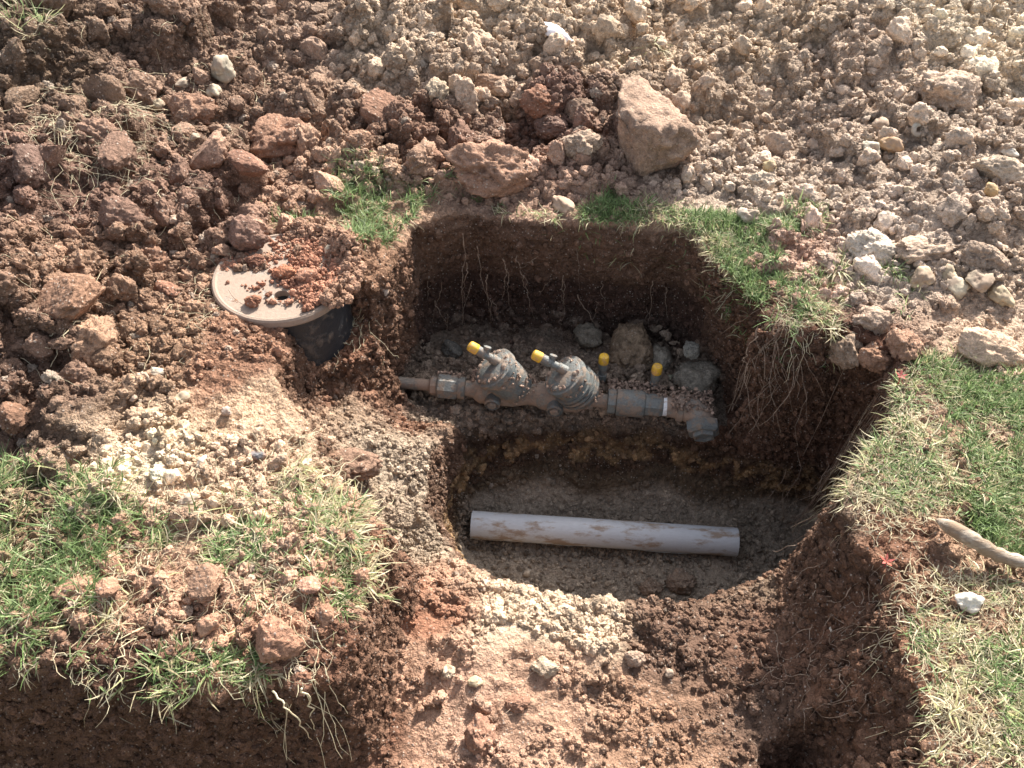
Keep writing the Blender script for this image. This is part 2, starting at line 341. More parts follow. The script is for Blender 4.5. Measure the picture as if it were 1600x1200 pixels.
M_wood = simple('weathered_wood', (.40, .325, .25), .9, (.17, .12, .08), .7, 34, 0, .9, stretch=(.3, 1, 1))
M_root = simple('root_fibre', (.36, .265, .195), .8, (.15, .10, .07), .5, 60)
M_straw = simple('straw_stem', (.58, .51, .34), .6, (.38, .30, .19), .4, 40)
M_wire = simple('wire', (.45, .5, .52), .4, (.2, .15, .1), .3, 60)
M_shell = simple('white_scrap', (.78, .76, .78), .35, (.45, .33, .24), .35, 24)
M_red = simple('red_leaf', (.32, .06, .05), .5, (.3, .08, .05), .3, 60)
M_blue = simple('blue_grey_clay', (.13, .125, .13), .45, (.22, .14, .10), .55, 18, 0, .5)

# ---------------------------------------------------------------- object helpers
def tag(o, label=None, cat=None, group=None, kind=None):
    if label: o['label'] = label
    if cat: o['category'] = cat
    if group: o['group'] = group
    if kind: o['kind'] = kind
    return o
def empty(name, loc=(0, 0, 0), rot=(0, 0, 0)):
    o = bpy.data.objects.new(name, None); o.empty_display_size = .05; C.objects.link(o); o.location = loc; o.rotation_euler = rot; return o
def mesh_np(name, V, F, mat=None, smooth=True):
    me = bpy.data.meshes.new(name); V = np.asarray(V, np.float32); F = np.asarray(F, np.int32); k = F.shape[1]
    me.vertices.add(len(V)); me.vertices.foreach_set('co', V.ravel()); me.loops.add(F.size); me.loops.foreach_set('vertex_index', F.ravel())
    me.polygons.add(len(F)); me.polygons.foreach_set('loop_start', np.arange(0, F.size, k, dtype=np.int32))
    me.update(calc_edges=True)
    if smooth: me.polygons.foreach_set('use_smooth', np.ones(len(F), bool))
    if mat: me.materials.append(mat)
    return me
def link(name, me, parent=None):
    o = bpy.data.objects.new(name, me); C.objects.link(o)
    if parent: o.parent = parent
    return o
class MB:
    def __init__(s): s.V, s.F = [], []
    def lathe(s, p0, axis, prof, seg=24, cap=True, phase=0.0):
        """rings of (distance along axis, radius)"""
        a = Vector(axis).normalized(); p0 = Vector(p0); e = a.orthogonal().normalized(); f = a.cross(e); n0 = len(s.V)
        for d, r in prof:
            for i in range(seg):
                t = 2 * math.pi * i / seg + phase; s.V.append(p0 + a * d + (e * math.cos(t) + f * math.sin(t)) * r)
        for k in range(len(prof) - 1):
            for i in range(seg):
                j = (i + 1) % seg; s.F.append((n0 + k * seg + i, n0 + k * seg + j, n0 + (k + 1) * seg + j, n0 + (k + 1) * seg + i))
        if cap:
            s.F.append(tuple(n0 + i for i in reversed(range(seg)))); s.F.append(tuple(n0 + (len(prof) - 1) * seg + i for i in range(seg)))
        return s
    def tube(s, pts, r, seg=5):
        pts = [Vector(p) for p in pts]; n0 = len(s.V); m = len(pts)
        for k, p in enumerate(pts):
            a = (pts[min(k + 1, m - 1)] - pts[max(k - 1, 0)]).normalized(); ref = Vector((.3, .2, 1)) if abs(a.z) < .9 else Vector((1, .1, 0))
            e = a.cross(ref).normalized(); f = a.cross(e); rr = r[k] if hasattr(r, '__len__') else r
            for i in range(seg):
                t = 2 * math.pi * i / seg; s.V.append(p + (e * math.cos(t) + f * math.sin(t)) * rr)
        for k in range(m - 1):
            for i in range(seg):
                j = (i + 1) % seg; s.F.append((n0 + k * seg + i, n0 + k * seg + j, n0 + (k + 1) * seg + j, n0 + (k + 1) * seg + i))
        s.F.append(tuple(n0 + i for i in reversed(range(seg)))); s.F.append(tuple(n0 + (m - 1) * seg + i for i in range(seg)))
        return s
    def build(s, name, mat, parent=None, smooth=True, flat_ang=R(35)):
        me = bpy.data.meshes.new(name); me.from_pydata([tuple(v) for v in s.V], [], s.F); me.update(); me.materials.append(mat)
        bm = bmesh.new(); bm.from_mesh(me); bmesh.ops.recalc_face_normals(bm, faces=bm.faces)
        for e in bm.edges: e.smooth = (len(e.link_faces) == 2 and e.calc_face_angle(0) < flat_ang)
        bm.to_mesh(me); bm.free()
        if smooth: me.polygons.foreach_set('use_smooth', [True] * len(me.polygons))
        return link(name, me, parent)

# ---------------------------------------------------------------- ground mesh: solid from height map, voxel remesh so that walls get even facets
Hs = H.copy()
# crop the far corners no camera sees
idx = np.arange(NX * NY).reshape(NY, NX)
V = np.stack([X, Y, Hs], -1).reshape(-1, 3)
keepv = (np.abs(X) < 0.95 + 0.62 * Y)
q = np.stack([idx[:-1, :-1], idx[:-1, 1:], idx[1:, 1:], idx[1:, :-1]], -1)
kq = keepv[:-1, :-1] & keepv[:-1, 1:] & keepv[1:, 1:] & keepv[1:, :-1]
Ft = q[kq]
used = np.zeros(NX * NY, bool); used[Ft.ravel()] = True
remap = -np.ones(NX * NY, int); remap[used] = np.arange(used.sum()); Ft = remap[Ft]; Vt = V[used]; nt_ = len(Vt)
Vb = Vt.copy(); Vb[:, 2] = -0.80
Fb = Ft[:, ::-1] + nt_
e = np.concatenate([Ft[:, [0, 1]], Ft[:, [1, 2]], Ft[:, [2, 3]], Ft[:, [3, 0]]])
key = e[:, 0].astype(np.int64) * (2 * nt_) + e[:, 1]; rkey = e[:, 1].astype(np.int64) * (2 * nt_) + e[:, 0]
bd = e[~np.isin(key, rkey)]
Fs = np.stack([bd[:, 1], bd[:, 0], bd[:, 0] + nt_, bd[:, 1] + nt_], -1)
me = mesh_np('ground', np.concatenate([Vt, Vb]), np.concatenate([Ft, Fb, Fs]), gm)
tmp = link('ground', me)
md = tmp.modifiers.new('r', 'REMESH'); md.mode = 'VOXEL'; md.voxel_size = 0.0052
dg = bpy.context.evaluated_depsgraph_get(); ev = tmp.evaluated_get(dg); m2 = ev.to_mesh()
nv = len(m2.vertices); co = np.empty(nv * 3, np.float32); m2.vertices.foreach_get('co', co); co = co.reshape(-1, 3)
F2 = np.empty(len(m2.polygons) * 4, np.int32); m2.polygons.foreach_get('vertices', F2); F2 = F2.reshape(-1, 4)
ev.to_mesh_clear(); bpy.data.objects.remove(tmp); bpy.data.meshes.remove(me)
bot = co[:, 2] < -0.76
kf = ~bot[F2].any(1); F2 = F2[kf]
used = np.zeros(len(co), bool); used[F2.ravel()] = True; rm = -np.ones(len(co), int); rm[used] = np.arange(used.sum()); F2 = rm[F2]; co = co[used]
tm_ = mesh_np('t', co, F2); nrm0 = np.empty(len(co) * 3, np.float32); tm_.vertices.foreach_get('normal', nrm0); nrm0 = nrm0.reshape(-1, 3); bpy.data.meshes.remove(tm_)
xx, yy, zz_ = co[:, 0].copy(), co[:, 1].copy(), co[:, 2].copy()
bk = sstep(-.36, -.30, xx) * sstep(.56, .48, xx) * sstep(1.45, 1.62, yy) * sstep(1.78, 1.72, yy)
co[:, 1] += bk * (.040 * sstep(-.035, -.30, zz_) + sstep(-.01, -.05, zz_) * (.016 * vnoise2(xx, zz_ * .35, 13, 4) + .010 * np.abs(vnoise2(xx + zz_ * .3, zz_ * .4, 24, 5)) + .006 * vnoise2(xx, zz_, 45, 6)) * (nrm0[:, 2] < .6))
rt = sstep(.30, .42, xx) * sstep(.82, .70, xx) * sstep(.86, .98, yy) * sstep(1.62, 1.50, yy)
co[:, 0] += rt * .055 * sstep(-.03, -.22, zz_)
gme = mesh_np('ground', co, F2, gm)
nrm = np.empty(len(co) * 3, np.float32); gme.vertices.foreach_get('normal', nrm); nrm = nrm.reshape(-1, 3)
wall = sstep(.62, .38, nrm[:, 2])
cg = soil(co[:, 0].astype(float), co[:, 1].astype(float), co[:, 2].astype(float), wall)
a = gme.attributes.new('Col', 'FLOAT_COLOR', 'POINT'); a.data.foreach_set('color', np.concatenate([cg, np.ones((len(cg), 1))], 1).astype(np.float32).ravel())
x_, y_, z_ = co.T
rough = np.ones(len(co)); rough *= 1 - .35 * ((x_ > -.3) & (x_ < .5) & (y_ > 1.55) & (z_ > -.3)).astype(float) * wall
rough *= 1 - .5 * ((z_ < -.15) & (z_ > -.33) & (y_ < .78)).astype(float)
rough *= 1 - .45 * sstep(-.45, -.52, z_) ; rough *= 1 + .25 * wall
rough *= np.clip(1.1 + .35 * vnoise2(x_, y_, 6, 90), .5, 1.4)
a = gme.attributes.new('Rough', 'FLOAT', 'POINT'); a.data.foreach_set('value', rough.astype(np.float32))
ground = link('ground', gme); tag(ground, kind='structure')
print('GROUND verts', len(co), 'faces', len(F2))

g = np.random.default_rng(77); back = (x_ > -.28) & (z_ > -.22) & (x_ < .5) & (y_ > 1.6)
sel = np.where((nrm[:, 2] < .80) & (z_ < -.01) & (z_ > -.5) & (y_ < 1.8) & (np.abs(x_) < 1.1) & (g.uniform(0, 1, len(x_)) < np.where(back, .035, .16)))[0]
WALLC = (co[sel] + nrm[sel] * .001, cg[sel])

# surrounding lawn out to the horizon (one coarse ring round the dug area)
lm, nt, b, out = new_mat('far_lawn'); p = geo_pos(nt); f = noise(nt, p, 3, 6); g = noise(nt, p, 60, 4)
c = mix(nt, ramp(nt, f, [(.4, 0), (.6, 1)]), (.10, .12, .035), (.25, .19, .11)); c = mix(nt, 1.0, c, ramp(nt, g, [(.3, .6), (.7, 1.3)]), 'MULTIPLY')
nt.links.new(c, b.inputs['Base Color']); b.inputs['Roughness'].default_value = .95
n_ = 48; Vr, Fr = [], []
bx = [(-2.3 + 4.6 * i / 12, .0) for i in range(12)] + [(2.3, 3.5 * i / 12) for i in range(12)] + [(2.3 - 4.6 * i / 12, 3.5) for i in range(12)] + [(-2.3, 3.5 - 3.5 * i / 12) for i in range(12)]
def inner(p):
    x, y = p; lim = 0.95 + .62 * y
    if abs(x) > lim - .02: x = math.copysign(lim - .02, x)
    return x, y
for (sx, zz) in ((1, None), (1.25, .02), (2.5, -.02), (8, 0), (60, 0)):
    for px, py in bx:
        ix, iy = inner((px, py))
        if zz is None: Vr.append((ix * .995, .01 + iy * .995, float(hz(ix * .995, .01 + iy * .99)) - .03))
        else: Vr.append((ix * sx, 1.7 + (iy - 1.7) * sx, zz))
for k in range(4):
    for i in range(n_):
        j = (i + 1) % n_; Fr.append((k * n_ + i, k * n_ + j, (k + 1) * n_ + j, (k + 1) * n_ + i))
fm = bpy.data.meshes.new('lawn'); fm.from_pydata(Vr, [], Fr); fm.update(); fm.materials.append(lm); tag(link('lawn', fm), kind='structure')

# ---------------------------------------------------------------- clod / stone shapes
def ico(sub):
    bm = bmesh.new(); bmesh.ops.create_icosphere(bm, subdivisions=sub, radius=1.0)
    V = np.array([v.co[:] for v in bm.verts]); F = np.array([[v.index for v in f.verts] for f in bm.faces]); bm.free(); return V, F
ICO4 = ico(5); ICO3 = ico(4)
def clod_mesh(name, seed, kind='crumb', mat=None, sub=None):
    V, F = (ICO4 if sub is None else sub); V = V.copy(); s = seed * 7.3
    x, y, z = V.T + s
    if kind == 'crumb':   r = 1 + .34 * vnoise(x, y, z, 1.3, seed) + .20 * vnoise(x, y, z, 2.9, seed + 1) + .11 * vnoise(x, y, z, 6, seed + 2) + .10 * vnoise(x, y, z, 11, seed + 3) + .05 * vnoise(x, y, z, 24, seed + 4)
    elif kind == 'slab':  r = 1 + .25 * vnoise(x, y, z, 1.2, seed) + .13 * vnoise(x, y, z, 3, seed + 1) + .07 * vnoise(x, y, z, 8, seed + 2) + .05 * vnoise(x, y, z, 19, seed + 2)
    else:                 r = 1 + .36 * vnoise(x, y, z, 1.2, seed) + .20 * vnoise(x, y, z, 2.6, seed + 1) + .07 * vnoise(x, y, z, 9, seed + 2)
    V = V * r[:, None]
    g = np.random.default_rng(seed + 500)
    for k in range(7 if kind != 'stone' else 5):          # broken facets
        n = g.normal(size=3); n /= np.linalg.norm(n); lim = g.uniform(.72, 1.02) if kind != 'slab' else g.uniform(.50, .88)
        d = V @ n; over = np.clip(d - lim, 0, None); V -= over[:, None] * n * {'crumb': .6, 'stone': .7, 'slab': .92}[kind]
    x, y, z = V.T + s
    V *= (1 + .05 * vnoise(x, y, z, 9, seed + 9) + .045 * vnoise(x, y, z, 19, seed + 8))[:, None]
    return mesh_np(name, V, F, mat)
CL = [clod_mesh('clod', i, 'crumb', cm) for i in range(10)]
SLB = [clod_mesh('slab', 40 + i, 'slab', cm) for i in range(4)]
CS = [clod_mesh('small_clod', 60 + i, 'crumb', cm, ICO3) for i in range(10)]
ST = [clod_mesh('stone', 80 + i, 'stone', sm, ICO3) for i in range(8)]

def put(name, me, u, v, wpx, hpx, col, label, cat, rz=None, tilt=0.0, sink=.3, group=None, dep=None):
    """a lump resting on the ground where the photograph shows its middle at (u, v)"""
    x, y, z, t = hit(u, v + hpx * .25)
    rx = wpx * t / FPX / 2; app = hpx * t / FPX / 2
    rz_ = app * .85; ry = app * 1.05 if dep is None else dep * rx
    o = link(name, me); o.scale = (rx, ry, rz_)
    o.rotation_euler = (R(-6), tilt, 0 if rz is None else rz); o.location = (x, y, z + rz_ * (1 - sink) - rz_ * .25)
    cc_ = s2l(col) * ALB * (np.array([.80, .74, .66]) if name == 'stone' else 1)
    if name == 'clod': cc_ = .55 * cc_ + .45 * soil(np.array([x]), np.array([y]), np.array([0.0]), np.array([0.]))[0]
    o.color = (*cc_, 1); tag(o, label, cat, group); return o
A = 'dirt clod'
BR, RB, TN, PL, DK = (165, 118, 90), (140, 90, 74), (205, 172, 142), (222, 196, 168), (118, 88, 74)
heroes = [
 ('clod', CL[0], 768, 256, 125, 92, (172, 124, 96), 'large rounded brown clod with a crack, sitting just behind the rim of the hole', 0.1),
 ('clod', SLB[2], 1008, 186, 160, 190, (166, 128, 104), 'biggest upright brown clod, taller than a hand, behind the hole', 0.15),
 ('clod', SLB[0], 768, 126, 92, 34, (168, 118, 86), 'long flat-topped orange brown clod above the dark hollow', 0.0),
 ('clod', CL[2], 842, 160, 60, 50, (166, 112, 82), 'rugged orange brown clod right of the dark hollow', .1),
 ('clod', SLB[1], 112, 462, 142, 72, (166, 120, 92), 'wide flat brown clod lying on the left spoil heap', -.25),
 ('clod', SLB[2], 388, 256, 78, 44, (150, 100, 80), 'smooth dark red slab of clay leaning on crumbly soil', .3),
 ('clod', SLB[3], 384, 360, 70, 60, (130, 96, 86), 'smooth purplish brown clay lump just above the valve box lid', .2),
 ('clod', CL[3], 438, 212, 92, 84, (160, 110, 84), 'rough rusty brown clod with orange underside left of the dark gap', .0),
 ('clod', CL[4], 514, 138, 66, 66, (150, 118, 96), 'grey brown clod with a black broken right side', .2),
 ('clod', SLB[1], 598, 172, 100, 62, (156, 112, 88), 'slanting wedge of brown soil left of the pale lump', .7),
 ('clod', CL[5], 682, 142, 40, 52, (205, 185, 155), 'pale cream lump standing between brown clods behind the hole', .0),
 ('clod', CL[6], 910, 220, 62, 50, (192, 170, 146), 'pale grey clod with a small hole beside the biggest clod', .0),
 ('clod', CL[7], 905, 172, 44, 44, (176, 146, 122), 'small greyish clod left of the upright clod', .0),
 ('clod', SLB[2], 676, 240, 48, 34, (150, 104, 80), 'small brown flake tucked left of the rounded cracked clod', .2),
 ('clod', CL[8], 1474, 142, 96, 76, (196, 164, 140), 'big ragged pinkish clod on the tan heap at upper right', .1),
 ('clod', SLB[0], 1572, 262, 110, 56, (214, 186, 158), 'flat pale clod overhanging a dark gap at the right edge', .15),
 ('clod', SLB[3], 1530, 536, 140, 66, (222, 182, 150), 'long pinkish tan slab lying at the edge of the right lawn', .25),
 ('clod', CL[9], 1534, 400, 68, 54, (142, 116, 100), 'dark brown rounded clod on the right tan heap', .1),
 ('clod', CL[1], 1352, 384, 66, 62, (232, 215, 195), 'whitish chalky lump beside the grass right of the hole', .0),
 ('clod', CL[3], 1434, 388, 88, 46, (208, 170, 138), 'pitted orange tan clod next to the chalky lump', .0),
 ('clod', CL[5], 1362, 495, 52, 50, (220, 190, 165), 'round pale lump in the patchy grass right of the hole', .0),
 ('clod', CL[6], 1320, 540, 44, 62, (206, 178, 150), 'pale curled clod at the edge above the right bank', .0),
 ('clod', CL[2], 1362, 562, 62, 44, (192, 146, 114), 'brown clod perched above the right bank beside the curled one', .0),
 ('clod', CL[4], 1408, 530, 46, 56, (206, 160, 130), 'tall pinkish clod between the bank and the right lawn', .0),
 ('clod', SLB[3], 432, 985, 86, 74, (178, 126, 98), 'big flat faced brown clod near the front corner of the grassy mound', .1),
 ('clod', SLB[1], 325, 905, 66, 52, (134, 98, 76), 'smooth dark brown lump in the middle of the grassy mound', .0),
 ('clod', CL[9], 262, 452, 40, 36, (180, 118, 92), 'small brick red clod left of the valve box lid', .0),
 ('clod', CL[0], 238, 402, 56, 50, (158, 112, 88), 'rounded brown clod left of the red one', .0),
 ('clod', CL[7], 300, 172, 66, 56, (156, 112, 88), 'crusty brown clod beside pale pebbles on the left heap', .0),
 ('clod', CL[8], 236, 925, 20, 20, (176, 124, 96), 'smallest of the brown lumps among the left mound grass', .0),
 ('clod', CL[8], 118, 915, 60, 48, (182, 132, 104), 'cluster like brown clod in the left mound grass', .0),
 ('clod', SLB[2], 484, 912, 44, 30, (192, 140, 116), 'pinkish brown chip near the right edge of the mound', .0),
 ('clod', SLB[2], 170, 915, 40, 34, (180, 130, 100), 'brown lump just right of the clustered clod on the mound', .0),
 ('clod', CL[3], 548, 720, 80, 54, (140, 92, 74), 'reddish brown lump in the pocket between the mound and the sandy slope', .0),
 ('clod', CL[4], 700, 1046, 18, 18, (230, 210, 180), 'tiny cream clod alone on the pink clay floor', .0),
 ('clod', CL[6], 810, 1096, 36, 26, (150, 100, 78), 'brown crumbly clod sitting on the pink clay floor', .0),
 ('clod', CL[2], 748, 1140, 44, 56, (160, 106, 80), 'rough red brown clod on the clay in the lower middle', .0),
 ('clod', CL[5], 852, 1038, 40, 30, (230, 208, 178), 'cream lump below the sandy lip of the hole', .0),
 ('clod', CL[7], 990, 1026, 28, 24, (190, 160, 140), 'small greyish lump at the shadow edge below the hole', .0),
 ('clod', SLB[3], 190, 330, 90, 60, (136, 102, 88), 'broad purplish clay slab low on the left heap', .2),
 ('clod', SLB[0], 60, 250, 44, 80, (112, 88, 80), 'dark grey clod beside the dry grass tuft at upper left', .0),
 ('clod', CL[8], 560, 215, 40, 36, (172, 124, 96), 'small brown clod left of the flake behind the hole', .0),
 ('clod', CL[9], 30, 655, 46, 52, (150, 106, 78), 'brown clod at the far left above the green grass', .0),
 ('clod', CL[0], 1190, 280, 40, 34, (214, 190, 165), 'pale clod at the foot of the tan heap above the green strip', .0),
 ('clod', CL[2], 720, 215, 40, 60, (128, 92, 78), 'dark lump inside the hollow behind the hole', .0),
 ('clod', CL[1], 860, 200, 50, 36, (110, 88, 80), 'dark grey brown lump at the right of the hollow', .0),
]
for nm, me, u, v, w, h, c, lab, tl in heroes: put(nm, me, u, v, w, h, c, lab, A, tilt=tl, sink=.5 if w > 150 else .38)
stones = [
 (248, 582, 26, 22, (240, 232, 218), 'bright white stone on the brown soil below the valve box lid'),
 (285, 622, 30, 20, (238, 222, 190), 'cream oval stone just above the pale sandy patch'),
 (212, 628, 14, 12, (228, 205, 190), 'small pinkish white pebble left of the cream oval stone'),
 (1510, 938, 40, 28, (246, 244, 240), 'bright white stone lying in the right lawn grass'),
 (1374, 198, 38, 24, (226, 198, 172), 'smooth oval pinkish pebble on the tan heap'),
 (1388, 226, 36, 26, (220, 178, 130), 'orange tan pebble just below the oval pinkish one'),
 (1356, 234, 24, 30, (214, 212, 198), 'greenish white knobbly stone beside the orange tan pebble'),
 (1166, 336, 26, 32, (232, 224, 215), 'pale egg shaped stone at the edge of the green strip'),
 (1202, 260, 20, 22, (226, 208, 160), 'small yellowish pebble below the centre of the tan heap'),
 (1418, 296, 18, 14, (236, 222, 190), 'cream pebble right of centre on the tan heap'),
 (1548, 298, 24, 20, (226, 188, 130), 'golden tan pebble near the right edge below the dark gap'),
 (1578, 240, 24, 14, (240, 240, 240), 'small bright white pebble on the flat clod at the right edge'),
 (1438, 432, 42, 34, (226, 206, 176), 'cream boulder like stone, first of the row at the right heap foot'),
 (1480, 424, 40, 24, (224, 208, 176), 'cream angular stone above the wedge shaped one'),
 (1490, 448, 34, 30, (228, 218, 196), 'wedge shaped pale stone with a shadowed right side'),
 (1528, 438, 44, 34, (214, 196, 174), 'greyish rounded stone in the row at the right heap foot'),
 (1560, 460, 44, 32, (218, 200, 168), 'tan rounded stone at the right end of the row'),
 (250, 165, 20, 20, (196, 182, 158), 'round grey pebble on the dark left heap'),
 (288, 130, 30, 16, (220, 205, 190), 'flat pale pebble above the crusty clod'),
 (335, 142, 26, 20, (214, 204, 186), 'whitish pebble right of the crusty clod'),
 (350, 108, 34, 44, (206, 196, 180), 'tall pale stone on the left heap'),
 (305, 214, 16, 12, (214, 202, 180), 'tiny pale pebble below the crusty clod'),
 (882, 320, 40, 24, (236, 200, 176), 'pinkish white stone on the rim above the valves'),
 (274, 343, 18, 15, (222, 188, 168), 'small pink pebble above and left of the lid'),
 (497, 374, 20, 16, (238, 226, 214), 'white pebble at the back of the valve box lid'),
 (516, 391, 20, 16, (232, 220, 200), 'cream pebble resting on the back right of the lid'),
 (603, 466, 12, 14, (240, 232, 232), 'tiny white pebble at the left rim of the hole'),
 (318, 722, 22, 14, (242, 230, 220), 'white chip on the pale sandy patch'),
 (355, 642, 16, 16, (236, 220, 218), 'white nodule on the upper right of the sandy patch'),
 (295, 780, 28, 20, (230, 206, 190), 'pale pink lump in the grass below the sandy patch'),
 (742, 1062, 16, 18, (236, 214, 180), 'square cream pebble in the middle of the pink clay floor'),
 (702, 1047, 20, 14, (210, 190, 160), 'tan pebble left of the square cream one'),
 (1045, 1050, 14, 14, (226, 206, 190), 'small pale pebble in the shaded soil below the hole'),
 (824, 894, 14, 12, (200, 190, 180), 'grey pebble on the floor of the hole in front of the pipe'),
 (895, 930, 12, 12, (200, 192, 182), 'light pebble near the front wall of the hole'),
 (1300, 982, 10, 8, (230, 224, 220), 'tiny white pebble on the brown right slope'),
]
for i, (u, v, w, h, c, lab) in enumerate(stones): put('stone', ST[i % 8], u, v, w, h, c, lab, 'stone', rz=i * 1.1, sink=.2)
# rocks on the valve shelf
rocks = [(984, 536, 60, 82, (176, 146, 116), 'tall ochre rock leaning on the back of the valve shelf', .5), (1086, 590, 70, 64, (158, 146, 130), 'dark grey rough rock in the right corner of the shelf', .2),
         (1032, 558, 44, 36, (180, 166, 148), 'grey flat rock behind the rightmost yellow cap', .0), (918, 524, 44, 38, (142, 130, 114), 'dim grey rock against the back wall behind the valves', .0),
         (1078, 552, 28, 24, (176, 168, 156), 'light grey stone on top of the dark rough rock', .0), (1050, 600, 34, 22, (170, 165, 140), 'greenish grey flat stone right of the rightmost yellow cap', .3),
         (706, 545, 34, 30, (120, 114, 106), 'dark round stone left of the first yellow cap', .0), (1005, 570, 30, 22, (140, 120, 100), 'brown grey stone below the ochre rock', .0)]
for i, (u, v, w, h, c, lab, tl) in enumerate(rocks): put('rock', CL[(i * 3 + 1) % 10] if i % 2 == 0 else CS[i], u, v, w, h, c, lab, 'rock', rz=i, tilt=tl, sink=.2)
for (u, v, w, h, lab) in ((1060, 905, 44, 36, 'grey sandy clod on the hole floor below the right part of the pipe'), (1015, 915, 34, 28, 'small grey sandy clod left of its bigger neighbour on the hole floor')):
    put('clod', CL[2], u, v, w, h, (146, 128, 112), lab, A, sink=.3)
# torus like ring fossil on the heap
x, y, z, t = hit(1432, 214); bm_ = MB(); bm_.tube([(math.cos(a) * .013, math.sin(a) * .013, .002 * math.sin(3 * a)) for a in np.linspace(0, 6.2, 20)], .0065, 8)
o = bm_.build('ring_stone', sm); o.location = (x, y, z + .012); o.rotation_euler = (R(40), R(-15), 0); o.color = (.5, .46, .38, 1)
tag(o, 'small pale ring shaped stone with a hole in its middle on the tan heap', 'stone')

# ---------------------------------------------------------------- scattered countable clods
def scatter_clods(n, test, label, group, rmin, rmax, seed, bounds, meshes, tint=1.1, name='clod', cat=A):
    g = np.random.default_rng(seed); k = 0; pts = []; tries = 0
    while k < n and tries < 60000:
        tries += 1
        x = g.uniform(bounds[0], bounds[1]); y = g.uniform(bounds[2], bounds[3]); z = float(hz(x, y))
        d = y * cT - (z - CAM_H) * sT; up = y * sT + (z - CAM_H) * cT
        if abs(x / d) > .60 or abs(up / d) > .45 or not test(x, y, z) or hslope(x, y) > .9: continue
        r = rmin * (rmax / rmin) ** (g.uniform() ** 1.6)
        if any((x - a) ** 2 + (y - b) ** 2 < (r + c) ** 2 * 1.1 for a, b, c in pts): continue
        pts.append((x, y, r)); c = soil(np.array([x]), np.array([y]), np.array([z]), np.array([0.]))[0] * g.uniform(.85, 1.25) * tint
        o = link(name, meshes[g.integers(len(meshes))]); o.location = (x, y, z + r * .25); f = g.uniform(.75, 1.25, 3); o.scale = (r * f[0], r * f[1], r * f[2] * .8)
        o.rotation_euler = tuple(g.uniform(-3.1, 3.1, 3)); o.color = (*np.clip(c, 0, .8), 1); tag(o, label, cat, group); k += 1
scatter_clods(120, leftz, 'reddish brown clod lying loose on the left spoil heap', 'loose brown clods on the left spoil heap', .018, .05, 1, (-1.8, .2, 1.0, 3.1), CL + SLB + SLB, 1.1)
scatter_clods(115, lambda x, y, z: backz(x, y, z) and not (x < .3 and y < 2.1), 'pale tan clod lying loose on the right spoil heap', 'loose tan clods on the right spoil heap', .014, .036, 2, (-.3, 1.8, 1.4, 3.1), CS, 1.15)
scatter_clods(110, backz, 'small rounded cream pebble among the tan crumbs of the right heap', 'cream pebbles on the right spoil heap', .007, .014, 3, (-.3, 1.6, 1.4, 2.6), ST, 1.0, 'pebble', 'pebble')

scatter_clods(46, mound, 'small brown clod lying among the straw on the grassy mound', 'small clods on the grassy mound', .008, .022, 5, (-.8, -.2, .5, 1.0), CS + SLB, 1.0)
# ---------------------------------------------------------------- uncountable crumbs (geometry nodes, instanced)
def crumb_tree():
    g = bpy.data.node_groups.new('crumbs', 'GeometryNodeTree'); g.interface.new_socket('Geometry', in_out='INPUT', socket_type='NodeSocketGeometry')
    g.interface.new_socket('Geometry', in_out='OUTPUT', socket_type='NodeSocketGeometry'); n = g.nodes; L = g.links.new
    gi = n.new('NodeGroupInput'); go = n.new('NodeGroupOutput'); jn = n.new('GeometryNodeJoinGeometry')
    for k in range(7):
        ic = n.new('GeometryNodeMeshIcoSphere'); ic.inputs['Radius'].default_value = 1; ic.inputs['Subdivisions'].default_value = 4
        p = n.new('GeometryNodeInputPosition'); ad = n.new('ShaderNodeVectorMath'); ad.operation = 'ADD'; ad.inputs[1].default_value = (k * 9.1, k * 4.7, k * 2.3); L(p.outputs[0], ad.inputs[0])
        tx = n.new('ShaderNodeTexNoise'); tx.inputs['Scale'].default_value = 1.5; tx.inputs['Detail'].default_value = 5; tx.inputs['Roughness'].default_value = .72; L(ad.outputs[0], tx.inputs['Vector'])
        mr = n.new('ShaderNodeMath'); mr.operation = 'MULTIPLY_ADD'; mr.inputs[1].default_value = 2.2; mr.inputs[2].default_value = -.15; L(tx.outputs['Fac'], mr.inputs[0])
        sc = n.new('ShaderNodeVectorMath'); sc.operation = 'SCALE'; L(p.outputs[0], sc.inputs[0]); L(mr.outputs[0], sc.inputs['Scale'])
        sp = n.new('GeometryNodeSetPosition'); L(ic.outputs['Mesh'], sp.inputs['Geometry']); L(sc.outputs[0], sp.inputs['Position'])
        ss = n.new('GeometryNodeSetShadeSmooth'); L(sp.outputs[0], ss.inputs['Geometry'])
        ge = n.new('GeometryNodeGeometryToInstance'); L(ss.outputs[0], ge.inputs[0]); L(ge.outputs[0], jn.inputs[0])
    sm_ = n.new('GeometryNodeSetMaterial'); sm_.inputs['Material'].default_value = km; L(jn.outputs[0], sm_.inputs['Geometry'])
    def attr(nm, ty):
        a = n.new('GeometryNodeInputNamedAttribute'); a.data_type = ty; a.inputs['Name'].default_value = nm; return a.outputs['Attribute']
    ip = n.new('GeometryNodeInstanceOnPoints'); ip.inputs['Pick Instance'].default_value = True
    L(gi.outputs[0], ip.inputs['Points']); L(sm_.outputs[0], ip.inputs['Instance']); L(attr('pick', 'INT'), ip.inputs['Instance Index'])
    er = n.new('FunctionNodeEulerToRotation'); L(attr('rot', 'FLOAT_VECTOR'), er.inputs[0]); L(er.outputs[0], ip.inputs['Rotation']); L(attr('sc', 'FLOAT_VECTOR'), ip.inputs['Scale'])
    L(ip.outputs[0], go.inputs[0]); return g
CT = crumb_tree()
